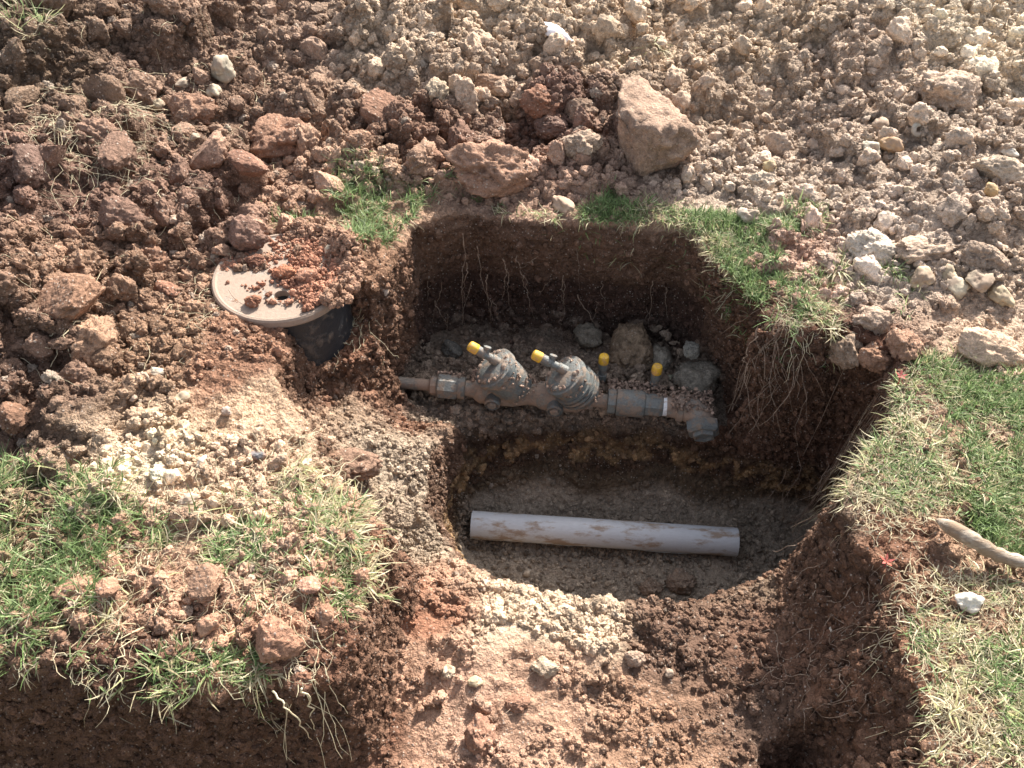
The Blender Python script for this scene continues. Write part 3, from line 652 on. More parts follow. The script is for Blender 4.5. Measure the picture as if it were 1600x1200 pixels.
def crumbs(name, pts, rad, col, label, cat, seed):
    g = np.random.default_rng(seed); n = len(pts); me = bpy.data.meshes.new(name); me.vertices.add(n); me.vertices.foreach_set('co', np.asarray(pts, np.float32).ravel())
    a = me.attributes.new('pick', 'INT', 'POINT'); a.data.foreach_set('value', g.integers(0, 7, n).astype(np.int32))
    a = me.attributes.new('rot', 'FLOAT_VECTOR', 'POINT'); a.data.foreach_set('vector', g.uniform(-3.1, 3.1, (n, 3)).astype(np.float32).ravel())
    a = me.attributes.new('sc', 'FLOAT_VECTOR', 'POINT'); a.data.foreach_set('vector', (np.asarray(rad)[:, None] * g.uniform(.55, 1.35, (n, 3))).astype(np.float32).ravel())
    a = me.attributes.new('Col', 'FLOAT_COLOR', 'POINT'); a.data.foreach_set('color', np.concatenate([np.clip(col, 0, .85), np.ones((n, 1))], 1).astype(np.float32).ravel())
    me.materials.append(km); o = link(name, me); md = o.modifiers.new('crumbs', 'NODES'); md.node_group = CT; tag(o, label, cat, kind='stuff'); return o
def crumb_zone(name, n, bounds, test, rmin, rmax, label, seed, tint=1.1, slope=1.4, pw=2.2):
    g = np.random.default_rng(seed); x = g.uniform(bounds[0], bounds[1], n); y = g.uniform(bounds[2], bounds[3], n); z = hz(x, y)
    d = y * cT - (z - CAM_H) * sT; ok = (np.abs(x) < .72 * d) & (hslope(x, y) < slope) & test(x, y, z)
    x, y, z = x[ok], y[ok], z[ok]; r = rmin * (rmax / rmin) ** (g.uniform(0, 1, len(x)) ** pw)
    c = soil(x, y, z, x * 0) * g.uniform(.75, 1.3, len(x))[:, None] * tint
    pale = g.uniform(0, 1, len(x)) < .03; c[pale] = c[pale] * .4 + np.array([.48, .40, .32]) * .6
    crumbs(name, np.stack([x, y, z + r * .2], -1), r, c, label, 'soil', seed)
crumb_zone('soil_crumbs', 26000, (-2.2, .3, 1.0, 3.3), lambda x, y, z: (z > -.08) & ((x < -.42) | (y > 1.75)) & ((y > 1.40) | (x < -.62)), .0035, .018, 'loose reddish brown crumbs covering the left spoil heap', 31, 1.0)
crumb_zone('soil_crumbs', 24000, (-.45, 2.2, 1.35, 3.3), lambda x, y, z: (z > -.05) & ((y > 1.72) | (x > .52)), .0035, .016, 'loose tan crumbs and grit covering the right spoil heap', 32, 1.05)
crumb_zone('soil_crumbs', 22000, (-.5, .8, .2, 1.0), lambda x, y, z: (z < -.1) & (z > -.4) & (vnoise2(x, y, 9, 6) + vnoise2(x, y, 21, 7) > -.1), .0015, .008, 'fine crumbs scattered over the low clay floor in front of the hole', 33, 1.05)
crumb_zone('soil_crumbs', 20000, (-.5, .75, .85, 1.75), lambda x, y, z: (z < -.1), .0018, .007, 'sandy grit on the floor and ledges of the hole', 34, 1.1, 1.1, 2.6)
crumb_zone('soil_crumbs', 16000, (-1.3, 0, .45, 1.5), lambda x, y, z: (z > -.1) & (np.hypot((x + .47) / 1.3, y - 1.06) > .10) & (vnoise2(x, y, 8, 33) > -.45), .002, .012, 'crumbs lying on the grassy mound and sandy patch', 35, 1.05)
crumb_zone('soil_crumbs', 7000, (.3, 1.4, .2, 1.5), lambda x, y, z: (z > -.3), .002, .008, 'crumbs on the right bank and among the lawn roots', 36, 1.0)
r_ = .0018 * (5.5 ** (np.random.default_rng(78).uniform(0, 1, len(WALLC[0])) ** 2)); print('WALLC', len(r_))
crumbs('soil_crumbs', WALLC[0], r_, WALLC[1] * np.random.default_rng(79).uniform(.75, 1.5, len(r_))[:, None], 'crumbs stuck in the cut soil faces round the hole', 'soil', 80)
def lipt(x, y, z):
    s = polysd(x, y, deep); return (s < .01) & (s > -.085 - .03 * vnoise2(x, y, 14, 8)) & (y < .93) & (x < .27) & (x > -.17)
crumb_zone('sand_crumbs', 9000, (-.3, .4, .6, .95), lipt, .004, .013, 'crumbly cream sand heaped along the front lip of the hole', 37, 1.1, 9)

# ---------------------------------------------------------------- valve box with lid
LX, LY = P(440, 436, .03); LR = .141
vb = empty('valve_box', (LX, LY, 0)); tag(vb, 'round black plastic valve box with a pale muddy lid, left of the hole', 'valve box')
MB().lathe((0, 0, -.34), (0, 0, 1), [(0, .150), (.12, .142), (.125, .146), (.14, .146), (.145, .140), (.33, .130), (.352, .130)], 64).build('box_body', M_box, vb)
lid = bpy.data.meshes.new('lid')
bm = bmesh.new(); prof = [(LR - .012, .010), (LR, .010), (LR + .002, .014), (LR + .002, .026), (LR - .001, .030), (LR - .006, .031), (LR - .010, .028), (LR * .8, .0275), (LR * .5, .028)]
hx, hy, hr = .012, -.062, .0155
sg = 72; rings = [[bm.verts.new((math.cos(2 * math.pi * i / sg) * r, math.sin(2 * math.pi * i / sg) * r, z)) for i in range(sg)] for r, z in prof[:7]]
for k in range(6):
    for i in range(sg): bm.faces.new((rings[k][i], rings[k][(i + 1) % sg], rings[k + 1][(i + 1) % sg], rings[k + 1][i]))
hole = [bm.verts.new((hx + math.cos(2 * math.pi * i / 24) * hr, hy + math.sin(2 * math.pi * i / 24) * hr, .028)) for i in range(24)]
lowh = [bm.verts.new((v.co.x, v.co.y, .012)) for v in hole]
ed = [bm.edges.get((rings[6][i], rings[6][(i + 1) % sg])) for i in range(sg)] + [bm.edges.new((hole[i], hole[(i + 1) % 24])) for i in range(24)]
bmesh.ops.triangle_fill(bm, use_beauty=True, edges=ed)
for i in range(24): bm.faces.new((hole[i], hole[(i + 1) % 24], lowh[(i + 1) % 24], lowh[i]))
bmesh.ops.recalc_face_normals(bm, faces=bm.faces); bm.to_mesh(lid); bm.free(); lid.materials.append(M_lid)
lo = link('lid', lid, vb); lo.rotation_euler = (R(1), R(2), 0); lo.location = (0, 0, .012)
MB().lathe((hx, hy, .004), (0, 0, 1), [(0, hr * 1.3), (.009, hr * 1.3)], 24).build('finger_hole_shade', M_hole_shade, lo)  # near-black disc below the opening, painted shade for its inside
# bar moulding marks on the lid
for a0, rr in ((2.2, .1), (3.6, .11)):
    MB().tube([(math.cos(a0 + t) * rr, math.sin(a0 + t) * rr, .0275) for t in np.linspace(0, .8, 10)], .0012, 5).build('moulded_rib', M_lid, lo)
g = np.random.default_rng(4); n = 5200; a_ = g.uniform(0, 6.283, n); r_ = np.sqrt(g.uniform(0, 1, n)) * (LR - .004); x = np.cos(a_) * r_; y = np.sin(a_) * r_
dens = .42 + .85 * vnoise2(x + 3, y, 24, 5) + 5.5 * (x * .8 + y * .75); keep = (g.uniform(0, 1, n) < dens) & (np.hypot(x - hx, y - hy) > .023); x, y, dens = x[keep], y[keep], dens[keep]
r = .0016 * (4.5 ** (g.uniform(0, 1, len(x)) ** 2.2)); c = s2l((196, 134, 104)) * ALB * g.uniform(.7, 1.35, len(x))[:, None]
crumbs('dirt_crumbs', np.stack([x + LX, y + LY, .041 + r * .35 + .006 * np.clip(dens - 1.1, 0, 2)], -1), r, c, 'pinkish dirt crumbs lying on the valve box lid', 'soil', 5)
g = np.random.default_rng(6); n = 1500; a_ = g.uniform(-.7, 1.7, n); r_ = LR * g.uniform(.78, 1.22, n); x = LX + np.cos(a_) * r_; y = LY + np.sin(a_) * r_
r = .002 * (5 ** (g.uniform(0, 1, n) ** 1.8)); hh = .030 * np.clip(1 - np.abs(r_ / LR - 1.05) / .22, 0, 1) * g.uniform(.2, 1, n)
crumbs('dirt_crumbs', np.stack([x, y, np.maximum(hz(x, y), .036) + hh], -1), r, s2l((188, 142, 114)) * ALB * g.uniform(.7, 1.3, n)[:, None], 'soil banked over the back and right edge of the valve box lid', 'soil', 6)
for (u, v, w, h, c, lab) in ((445, 425, 34, 18, (192, 122, 86), 'orange brown clod on the middle of the lid'), (478, 432, 34, 20, (184, 128, 100), 'brown clod on the lid right of the orange one'),
                             (396, 470, 24, 18, (168, 112, 84), 'small brown clod near the front left of the lid'), (400, 408, 30, 16, (150, 100, 78), 'dark crumb cluster on the back left of the lid')):
    X0, Y0 = P(u, v, .05); o = link('clod', CL[int(u) % 10]); t = 1.85; o.scale = (w * t / FPX / 2, w * t / FPX / 2.4, h * t / FPX / 1.9); o.location = (X0, Y0, .05)
    o.color = (*(s2l(c) * ALB), 1); tag(o, lab, A)

# ---------------------------------------------------------------- double check valve assembly
bf = empty('backflow_preventer', (-.215, 1.397, -.300), (0, 0, math.atan2(1.323 - 1.397, .61))); tag(bf, 'bronze double check valve assembly with unions on the shelf of the hole', 'valve assembly')
K = .00155
def U(u): return (u - 670) * K
def xl(name, prof, seg=28, m=M_brass, z=0, y=0, parent=bf, phase=0.0):
    return MB().lathe((0, y, z), (1, 0, 0), prof, seg, True, phase).build(name, m, parent)
xl('inlet_pipe', [(U(560), .014), (U(684), .014)], 20, M_brassd)
xl('union_nut', [(U(682), .020), (U(684), .024), (U(694), .024)], 8, M_brassd)
xl('union_nut', [(U(693), .026), (U(696), .0305), (U(722), .0305), (U(725), .027)], 8, M_brass, phase=.3)
xl('collar', [(U(725), .025), (U(727), .0265), (U(737), .0265), (U(738), .022)], 24)
xl('valve_body', [(U(738), .019), (U(750), .021), (U(756), .029), (U(762), .033), (U(812), .034), (U(826), .029), (U(836), .025), (U(848), .028), (U(856), .034), (U(912), .034), (U(920), .026), (U(935), .020)], 32, M_brassd)
ax = Vector((-.60, -.10, .79)).normalized()
def bonnet(u0, L, r, extra=False):
    base = Vector((U(u0), 0, .0)); s = .012
    bo = MB().lathe(base + ax * s, ax, [(0, r * .55), (.01, r * .8), (.03, r * .9), (L * .55, r * .94), (L * .85, r * .96), (L * .86, r * 1.06), (L * .99, r * 1.06), (L, r * 1.03)], 40, True).build('check_valve_housing', M_brass, bf)
    MB().lathe(base + ax * (s + L), ax, [(0, r * .92), (.004, r * .90), (.008, r * .72), (.010, r * .4)], 40).build('cover_cap', M_brass, bo)
    for k in range(4):
        e = ax.orthogonal().normalized(); f = ax.cross(e); t = k * math.pi / 2 + .5
        MB().lathe(base + ax * (s + L + .002) + (e * math.cos(t) + f * math.sin(t)) * r * .78, ax, [(0, .006), (.007, .006), (.008, .004)], 6).build('bolt', M_brassd, bo)
    if extra:
        for q in (.30, .42, .54):
            MB().lathe(base + ax * (s + L * q), ax, [(0, r * .94), (.001, r * 1.07), (.007, r * 1.07), (.008, r * .94)], 40).build('rib', M_brass, bo)
    return base + ax * (s + L)
t1 = bonnet(828, .104, .050); t2 = bonnet(930, .098, .050, True)
def cock(p, d, side=None, L=.05):
    p = Vector(p); d = Vector(d).normalized()
    c = MB().lathe(p, d, [(0, .008), (.004, .0115), (L * .35, .0115), (L * .36, .009), (L * .6, .009), (L * .62, .0115), (L * .9, .0115), (L, .010)], 16).build('test_cock', M_brass, bf)
    MB().lathe(p + d * (L * .93), d, [(0, .0115), (.002, .0128), (.018, .0122), (.0215, .0108), (.023, .007)], 20).build('yellow_cap', M_yellow, c)
    if side is not None:
        sd = Vector(side).normalized(); MB().lathe(p + d * L * .6, sd, [(0, .006), (.014, .006), (.015, .009), (.020, .009), (.021, .006)], 10).build('stem', M_brass, c)
    return c
dv = Vector((-.80, .10, .56))
e_up = (Vector((0, 0, 1)) - ax * ax.z).normalized()
cock(t1 + e_up * .020 + ax * .002, Vector((-.85, .05, .55)), (.25, .5, .9), .066)
cock(t2 + e_up * .014 + ax * .002, Vector((-.93, .12, .42)), (.25, .5, .9), .074)
cock((U(945), .062, .004), (0, .05, 1), None, .062); cock((U(1026), .050, .002), (0, .05, 1), None, .058)
for u_, zz in ((783, .002), (878, .000)):
    p_ = MB().lathe((U(u_), -.024, zz), (0, -1, -.05), [(0, .019), (.022, .019), (.025, .016), (.021, .014), (.021, .010)], 24).build('plug', M_brass, bf)
    MB().lathe((U(u_), -.047, zz - .001), (0, -1, -.05), [(-.001, .0115), (.004, .011), (.005, .009)], 6).build('plug_head', M_brassd, p_)
xl('nipple', [(U(934), .017), (U(958), .017)], 20, M_brassd)
xl('flange', [(U(956), .024), (U(957), .031), (U(968), .031), (U(970), .028)], 8, M_brass, phase=.2)
xl('union_nut', [(U(970), .031), (U(972), .0325), (U(1008), .0325), (U(1012), .030)], 36)
xl('coupling', [(U(1012), .026), (U(1013), .0275), (U(1036), .0275), (U(1040), .024)], 8, M_brass, phase=.2)
xl('thread_tape', [(U(1040), .0235), (U(1047), .0235)], 20, M_tape)
MB().lathe((U(1060), 0, 0), (1, 0, 0), [(0, .030), (.003, .034), (.014, .034), (.017, .030)], 20).build('elbow_collar', M_brassd, bf)
MB().tube([(U(1046), 0, 0), (U(1066), 0, .002), (U(1084), -.004, 0), (U(1096), -.018, -.004), (U(1100), -.036, -.010)], [.024, .029, .033, .033, .031], 20).build('elbow', M_brassd, bf)
MB().lathe((U(1100), -.030, -.008), (.08, -.95, -.28), [(0, .032), (.004, .040), (.026, .040), (.032, .034), (.033, .027), (.042, .026), (.043, .020), (.036, .018)], 6).build('elbow_nut', M_brass, bf)
# the mud that lies on the fittings
mud = []; g = np.random.default_rng(9)
for u0, L_, r_0 in ((828, .104, .050), (930, .098, .050)):
    e_ = ax.orthogonal().normalized(); f_ = ax.cross(e_)
    for _ in range(420):
        t = g.uniform(0, 6.283); dr = e_ * math.cos(t) + f_ * math.sin(t); q = g.uniform() ** .6
        if dr.z < -.2 or math.sin(t * 3 + u0) + math.sin(q * 9) < g.uniform(-.6, 1.4): continue
        mud.append(bf.matrix_basis @ (Vector((U(u0), 0, 0)) + ax * (.012 + L_ * q) + dr * r_0 * .97))
    for _ in range(110):
        t = g.uniform(0, 6.283); q = math.sqrt(g.uniform()) * r_0 * .9
        mud.append(bf.matrix_basis @ (Vector((U(u0), 0, 0)) + ax * (.014 + L_ + .003) + (e_ * math.cos(t) + f_ * math.sin(t)) * q))
Mx = bf.matrix_basis
for (u0, u1, y0, y1, zz, n) in ((690, 738, .008, .03, .022, 50), (745, 800, .005, .05, .02, 220), (836, 872, -.012, .03, .022, 130), (905, 950, -.01, .05, .016, 150), (955, 1045, .006, .05, .022, 420), (1050, 1112, -.03, .035, .030, 330)):
    for _ in range(n): mud.append(Mx @ Vector((U(g.uniform(u0, u1)), g.uniform(y0, y1), zz + g.uniform(-.012, .006))))
mud = np.array(mud); r = .0015 * (2.8 ** g.uniform(0, 1, len(mud)))
crumbs('dirt_crumbs', mud, r, s2l((192, 158, 138)) * ALB * g.uniform(.6, 1.4, len(mud))[:, None], 'pinkish gravel crumbs lying on and behind the valve assembly', 'soil', 9)
g = np.random.default_rng(10); n = 5200; x = g.uniform(-.25, .44, n); y = g.uniform(1.345, 1.61, n); z = hz(x, y); ok = z < -.3; x, y, z = x[ok], y[ok], z[ok]; n = len(x)
bank = .045 * np.exp(-((y - 1.43) / .04) ** 2) * (.6 + .5 * vnoise2(x, y, 14, 3)); r = .0025 * (5 ** (g.uniform(0, 1, n) ** 2.2))
crumbs('gravel', np.stack([x, y, z + bank * g.uniform(.3, 1, n)], -1), r, s2l((178, 152, 130)) * ALB * g.uniform(.5, 1.4, n)[:, None], 'grey gravel heaped on the shelf behind the valves', 'gravel', 10)

# ---------------------------------------------------------------- plastic pipe on the hole floor
def PW(u, v, z): a, b_ = P(u, v, z); return Vector((a, b_, z))
pa, pb = PW(738, 820, -.518), PW(1150, 847, -.518); d = (pb - pa); L = d.length; dn_ = d.normalized()
pp = empty('plastic_pipe', pa); tag(pp, 'grey white plastic pipe smeared with mud on the floor of the hole', 'pipe')
rr = .0335
MB().lathe((0, 0, 0), dn_, [(L * i / 24, rr) for i in range(25)], 48, False).build('pipe_wall', M_pvc, pp)
mb = MB(); mb.lathe((0, 0, 0), dn_, [(-.0015, rr), (0, rr + .0005), (0, rr - .005), (.05, rr - .005)], 48, False); mb.lathe(d, dn_, [(.0015, rr), (.0, rr + .0005), (0.0, rr - .005), (-.05, rr - .005)], 48, False); mb.build('cut_end', M_pvc, pp)
g = np.random.default_rng(13); n = 900; s_ = np.concatenate([g.uniform(-.03, .06, 450), g.uniform(0, L, 450)]); q_ = g.uniform(-1, 1, n)
base = np.array(pa)[None] + np.array(dn_)[None] * s_[:, None]; base[:, 1] += q_ * .05; base[:, 2] = hz(base[:, 0], base[:, 1]) + .004; left = s_ < .03
base[left, 2] += g.uniform(0, .055, left.sum()) * np.clip(1 - np.abs(q_[left]), 0, 1)
crumbs('sand_crumbs', base, .002 * 3.2 ** g.uniform(0, 1, n), s2l((150, 130, 112)) * ALB * g.uniform(.6, 1.3, n)[:, None], 'damp sand crumbs piled against the left end of the pipe', 'soil', 13)
q0, q1 = PW(742, 840, -.545), PW(1120, 868, -.545)
o = MB().tube([q0.lerp(q1, k / 20) + Vector((0, .006 * math.sin(k * .7), .004 + .003 * math.sin(k * 1.3))) for k in range(21)], .0013, 6).build('tracer_wire', M_wire)
tag(o, 'thin pale wire running along the underside of the plastic pipe', 'wire')

# ---------------------------------------------------------------- stick, scrap, blue clay, red leaves
def onpath(pts, lift=.0, n=14):
    out = []
    P3 = [Vector(hit(u, v)[:3]) + Vector((0, 0, lift)) for u, v in pts]
    for k in range(n + 1):
        t = k / n * (len(P3) - 1); i = min(int(t), len(P3) - 2); f = t - i; f = f * f * (3 - 2 * f) * .3 + f * .7; out.append(P3[i].lerp(P3[i + 1], f))
    return out
pts = [Vector(hit(1446, 825)[:3]) + Vector((0, 0, .03)), Vector(hit(1500, 858)[:3]) + Vector((0, 0, .032)), Vector(hit(1545, 884)[:3]) + Vector((0, 0, .03)), Vector(hit(1640, 908)[:3]) + Vector((0, 0, .03))]
path = [pts[0].lerp(pts[1], k / 6) for k in range(6)] + [pts[1].lerp(pts[2], k / 6) for k in range(6)] + [pts[2].lerp(pts[3], k / 10) for k in range(11)]
path = [(path[max(i - 2, 0)] + path[i] + path[min(i + 2, len(path) - 1)]) / 3 for i in range(len(path))]
rad = [.002, .006, .009, .012, .0125, .013] + [.0128 - .0002 * k + .0016 * math.sin(k * 2.3) for k in range(len(path) - 6)]
o = MB().tube(path, rad, 7).build('branch', M_wood, flat_ang=R(70)); tag(o, 'thick weathered bare branch lying in the right lawn', 'branch')
x, y, z, t = hit(866, 62); mb = MB()
nV = []; w_, l_ = .030, .10
for i in range(15):
    s_ = i / 14
    for j in range(7):
        q = (j - 3) / 3; ww = w_ * (1 - s_ ** 1.5 * .75) * (.65 + .5 * math.sin(min(s_ * 3.6, 1.57)))
        nV.append((q * ww + .02 * s_ * s_, -s_ * l_, .016 * (1 - q * q) + .012 * math.sin(s_ * 3) + .002 * math.sin(i * 2.1 + j)))
nF = [(i * 7 + j, i * 7 + j + 1, (i + 1) * 7 + j + 1, (i + 1) * 7 + j) for i in range(14) for j in range(6)]
me = bpy.data.meshes.new('scrap'); me.from_pydata(nV, [], nF); me.materials.append(M_shell); me.polygons.foreach_set('use_smooth', [True] * len(nF))
o = link('plastic_scrap', me); o.location = (x - .03, y + .04, z + .015); o.rotation_euler = (R(15), 0, R(38)); so = o.modifiers.new('s', 'SOLIDIFY'); so.thickness = .003
tag(o, 'curled white scrap lying on the tan heap behind the hole', 'scrap')
bl = clod_mesh('blue_lump', 33, 'slab', M_blue)
o = put('clay_lump', bl, 396, 708, 40, 20, (120, 120, 130), 'blue grey clay lump at the corner of the sandy patch', 'clay lump')
px_, py_ = P(528, 985, -.05); o = link('clay_lump', SLB[1]); o.location = (px_ - .012, py_ + .012, -.06); o.scale = (.030, .035, .062); o.rotation_euler = (.2, .3, .5); o.color = (.10, .09, .088, 1)
tag(o, 'dark grey clay lump stuck in the front corner of the grassy mound', 'clay lump')
for u, v, lab, dz in ((1396, 612, 'small red leaf sprig on the top of the right bank', .035), (1377, 890, 'bright red leaf sprig on the slope near the branch', .02)):
    x, y, z, t = hit(u, v); mb = MB(); sp = empty('red_leaf_sprig', (x, y, z)); tag(sp, lab, 'leaf sprig')
    MB().tube([(0, 0, -.01), (.002, 0, dz * .5), (0, .002, dz)], .0012, 5).build('stem', M_red, sp)
    for k in range(5):
        a = k * 1.25; d2 = Vector((math.cos(a), math.sin(a), .5)); s2 = Vector((-math.sin(a), math.cos(a), 0)); p0 = Vector((0, 0, dz))
        me = bpy.data.meshes.new('leaf'); vs_ = [p0, p0 + d2 * .006 + s2 * .0025, p0 + d2 * .013, p0 + d2 * .006 - s2 * .0025]
        me.from_pydata([tuple(q) for q in vs_], [], [(0, 1, 2), (0, 2, 3)]); me.materials.append(M_red); link('leaf', me, sp)

# ---------------------------------------------------------------- grass
GREENS = np.array([(.15, .22, .08), (.19, .28, .10), (.11, .16, .06), (.27, .34, .15)]); STRAWS = np.array([(.54, .46, .29), (.62, .56, .38), (.42, .34, .21), (.46, .45, .22)])
def blades(name, P0, length, width, lean, colr, label, cat, seed, droop=None, segs=4):
    """ribbons: P0 (n,3), curved over towards a heading"""
    g = np.random.default_rng(seed); n = len(P0); az = g.uniform(0, 6.283, n)
    if droop is not None: az = np.where(g.uniform(0, 1, n) < .42, droop + g.normal(0, .9, n), az)
    hd = np.stack([np.cos(az), np.sin(az)], -1); ph = g.normal(0, 1, n); rows = []
    cx = P0[:, 0].copy(); cy = P0[:, 1].copy(); cz = P0[:, 2].copy(); th = np.clip(lean + g.normal(0, .25, n), .05, 1.9); curl = g.normal(.25, .3, n)
    side = np.stack([-hd[:, 1], hd[:, 0]], -1); tw = g.normal(0, .35, n)
    for k in range(segs + 1):
        w = width * (1 - (k / segs) ** 1.8 * .85) * .5
        ca = az + tw * k / segs * 2; sx_, sy_ = -np.sin(ca), np.cos(ca); uz = .35 * np.sin(ph + k * .5)
        rows.append(np.stack([np.stack([cx - sx_ * w, cy - sy_ * w, cz - uz * w], -1), np.stack([cx + sx_ * w, cy + sy_ * w, cz + uz * w], -1)], 1))
        st = length / segs; cx = cx + np.sin(th) * np.cos(ca) * st; cy = cy + np.sin(th) * np.sin(ca) * st; cz = cz + np.cos(th) * st; th = th + curl * 1.4 / segs * 2
    V = np.stack(rows, 1).reshape(n, (segs + 1) * 2, 3)
    f = np.array([(2 * k, 2 * k + 1, 2 * k + 3, 2 * k + 2) for k in range(segs)]); F = (f[None] + (np.arange(n) * (segs + 1) * 2)[:, None, None]).reshape(-1, 4)
    # keep blades out of the ground
    Vf = V.reshape(-1, 3)
    me = mesh_np(name, Vf, F, gr); cc = np.repeat(colr, (segs + 1) * 2, 0)
    a = me.attributes.new('Col', 'FLOAT_COLOR', 'POINT'); a.data.foreach_set('color', np.concatenate([cc, np.ones((len(cc), 1))], 1).astype(np.float32).ravel())
    o = link(name, me); tag(o, label, cat, kind='stuff'); return o
def patch(name, poly, n, lush, ln, label, cat='grass', seed=1, patchy=.5, lean=.7, droop=None, edge=.03, width=.0019, clump=18):
    pw = [hit(u, v)[:2] for u, v in poly]; g = np.random.default_rng(seed); xs = [p[0] for p in pw]; ys = [p[1] for p in pw]
    x = g.uniform(min(xs) - .05, max(xs) + .05, n * 4); y = g.uniform(min(ys) - .05, max(ys) + .05, n * 4)
    s = polysd(x, y, pw) + .02 * vnoise2(x, y, 22, seed); dn = vnoise2(x, y, clump, seed + 3) * .7 + vnoise2(x, y, clump * 2.7, seed + 4) * .5
    ok = (s > -.0) & (dn > -1 + patchy * 1.1 + g.uniform(-.35, .35, len(x))) & (hz(x, y) > -.12); x, y, s = x[ok][:n], y[ok][:n], s[ok][:n]
    m = len(x); z = hz(x, y) - .002; q = np.clip(lush + .55 * vnoise2(x, y, 9, seed + 7) + g.normal(0, .18, m), 0, 1)
    isg = g.uniform(0, 1, m) < q; col = np.where(isg[:, None], GREENS[g.integers(0, 4, m)], STRAWS[g.integers(0, 4, m)]) * g.uniform(.75, 1.25, m)[:, None]
    L = g.uniform(ln * .45, ln * 1.25, m) * np.where(isg, 1, 1.15); le = np.where(isg, lean, lean + .45)
    return blades(name, np.stack([x, y, z], -1), L, width * g.uniform(.6, 1.7, m), le, col, label, cat, seed, droop)
patch('grass', [(-150, 715), (90, 716), (190, 755), (300, 800), (260, 850), (170, 900), (110, 985), (-150, 1025)], 6500, .66, .042, 'dense green grass at the left end of the mound', seed=51, patchy=.95, lean=.75, droop=.3)
patch('grass', [(100, 880), (200, 850), (330, 770), (480, 720), (560, 780), (596, 850), (560, 960), (520, 1040), (400, 1060), (240, 1080), (60, 1045), (-100, 1030), (60, 960)], 3600, .12, .038, 'thin straw and green grass over the top of the mound', seed=52, patchy=1.35, lean=.95)
patch('grass', [(200, 1040), (300, 1010), (400, 1030), (410, 1072), (330, 1088), (240, 1094)], 1500, .72, .036, 'bright grass tuft hanging over the front edge of the mound', seed=53, patchy=.6, lean=.8)
patch('grass', [(-100, 1000), (100, 1000), (200, 1040), (240, 1085), (150, 1065), (60, 1050), (-100, 1036)], 1200, .45, .036, 'pale grass fringe on the lower left edge of the mound', seed=54, patchy=.7, lean=1.0)
patch('grass', [(340, 800), (470, 730), (540, 790), (470, 850), (400, 880), (330, 880)], 3000, .22, .04, 'matted straw coloured grass on the middle of the mound', seed=55, patchy=.75, lean=1.2)
patch('grass', [(470, 800), (560, 790), (598, 850), (580, 900), (520, 960), (480, 900)], 2200, .32, .038, 'grass fringe along the right edge of the mound', seed=56, patchy=.6, lean=1.0, droop=0)
patch('grass', [(512, 248), (575, 255), (640, 300), (660, 330), (560, 385), (535, 350), (520, 290)], 2600, .9, .040, 'green grass patch on the spoil above the valve box', seed=57, patchy=.75, lean=.8)
patch('grass', [(425, 330), (480, 335), (480, 362), (430, 355)], 350, .9, .035, 'small green tuft behind the valve box lid', seed=58, patchy=.5)
patch('grass', [(640, 290), (740, 285), (760, 312), (700, 320), (645, 335)], 800, .8, .035, 'thin green grass left of the cracked clod', seed=59, patchy=.8)
patch('grass', [(905, 325), (960, 300), (1010, 318), (1080, 330), (1105, 365), (1000, 352), (910, 348)], 2600, .75, .035, 'grass strip along the back rim of the hole', seed=60, patchy=.35, lean=.9, droop=-1.57)
patch('grass', [(780, 325), (905, 335), (905, 348), (780, 340)], 350, .7, .035, 'sparse blades on the rim above the left valve', seed=61, patchy=.6, droop=-1.57)
patch('grass', [(1080, 330), (1180, 340), (1270, 345), (1280, 365), (1200, 375), (1215, 440), (1190, 500), (1128, 470), (1110, 400)], 8000, .66, .032, 'sunlit grass at the right corner of the hole', seed=62, patchy=.5, lean=.8)
patch('grass', [(1128, 470), (1185, 455), (1260, 430), (1330, 400), (1345, 450), (1300, 500), (1305, 565), (1288, 582), (1210, 548), (1150, 500)], 4200, .55, .034, 'patchy grass and straw above the right bank', seed=63, patchy=.95, lean=.9)
patch('grass', [(1375, 420), (1440, 425), (1445, 490), (1400, 495)], 700, .9, .035, 'small green tufts among the pale stones', seed=64, patchy=.6)
patch('grass', [(1225, 300), (1290, 320), (1290, 370), (1230, 350)], 500, .85, .035, 'green tuft at the foot of the tan heap', seed=65, patchy=.6)
patch('grass', [(1420, 555), (1500, 552), (1640, 610), (1700, 850), (1600, 880), (1520, 840), (1480, 780), (1470, 690), (1440, 620)], 9500, .66, .034, 'lush green lawn at the right edge', seed=66, patchy=.8, lean=.75)
patch('grass', [(1395, 600), (1440, 610), (1480, 690), (1500, 780), (1430, 800), (1330, 790), (1325, 735), (1390, 690)], 5200, .10, .036, 'thick matted straw above the right side of the hole', seed=67, patchy=.4, lean=1.15)
patch('grass', [(1430, 890), (1520, 900), (1700, 930), (1760, 1260), (1480, 1260), (1440, 1100), (1410, 1000)], 6200, .26, .032, 'straw and green grass below the branch', seed=68, patchy=.95, lean=1.0)
patch('grass', [(1530, 1000), (1720, 1010), (1760, 1250), (1560, 1200)], 2200, .70, .035, 'greener grass in the lower right corner', seed=69, patchy=.4, lean=.8)
patch('grass', [(0, 10), (60, 10), (70, 60), (10, 70)], 300, .2, .06, 'faint dry grass in the top left corner', seed=70, patchy=.6)
patch('grass', [(960, 78), (1040, 70), (1050, 96), (975, 100)], 260, .3, .04, 'dry yellowish grass above the biggest clod', seed=71, patchy=.4, lean=1.2)

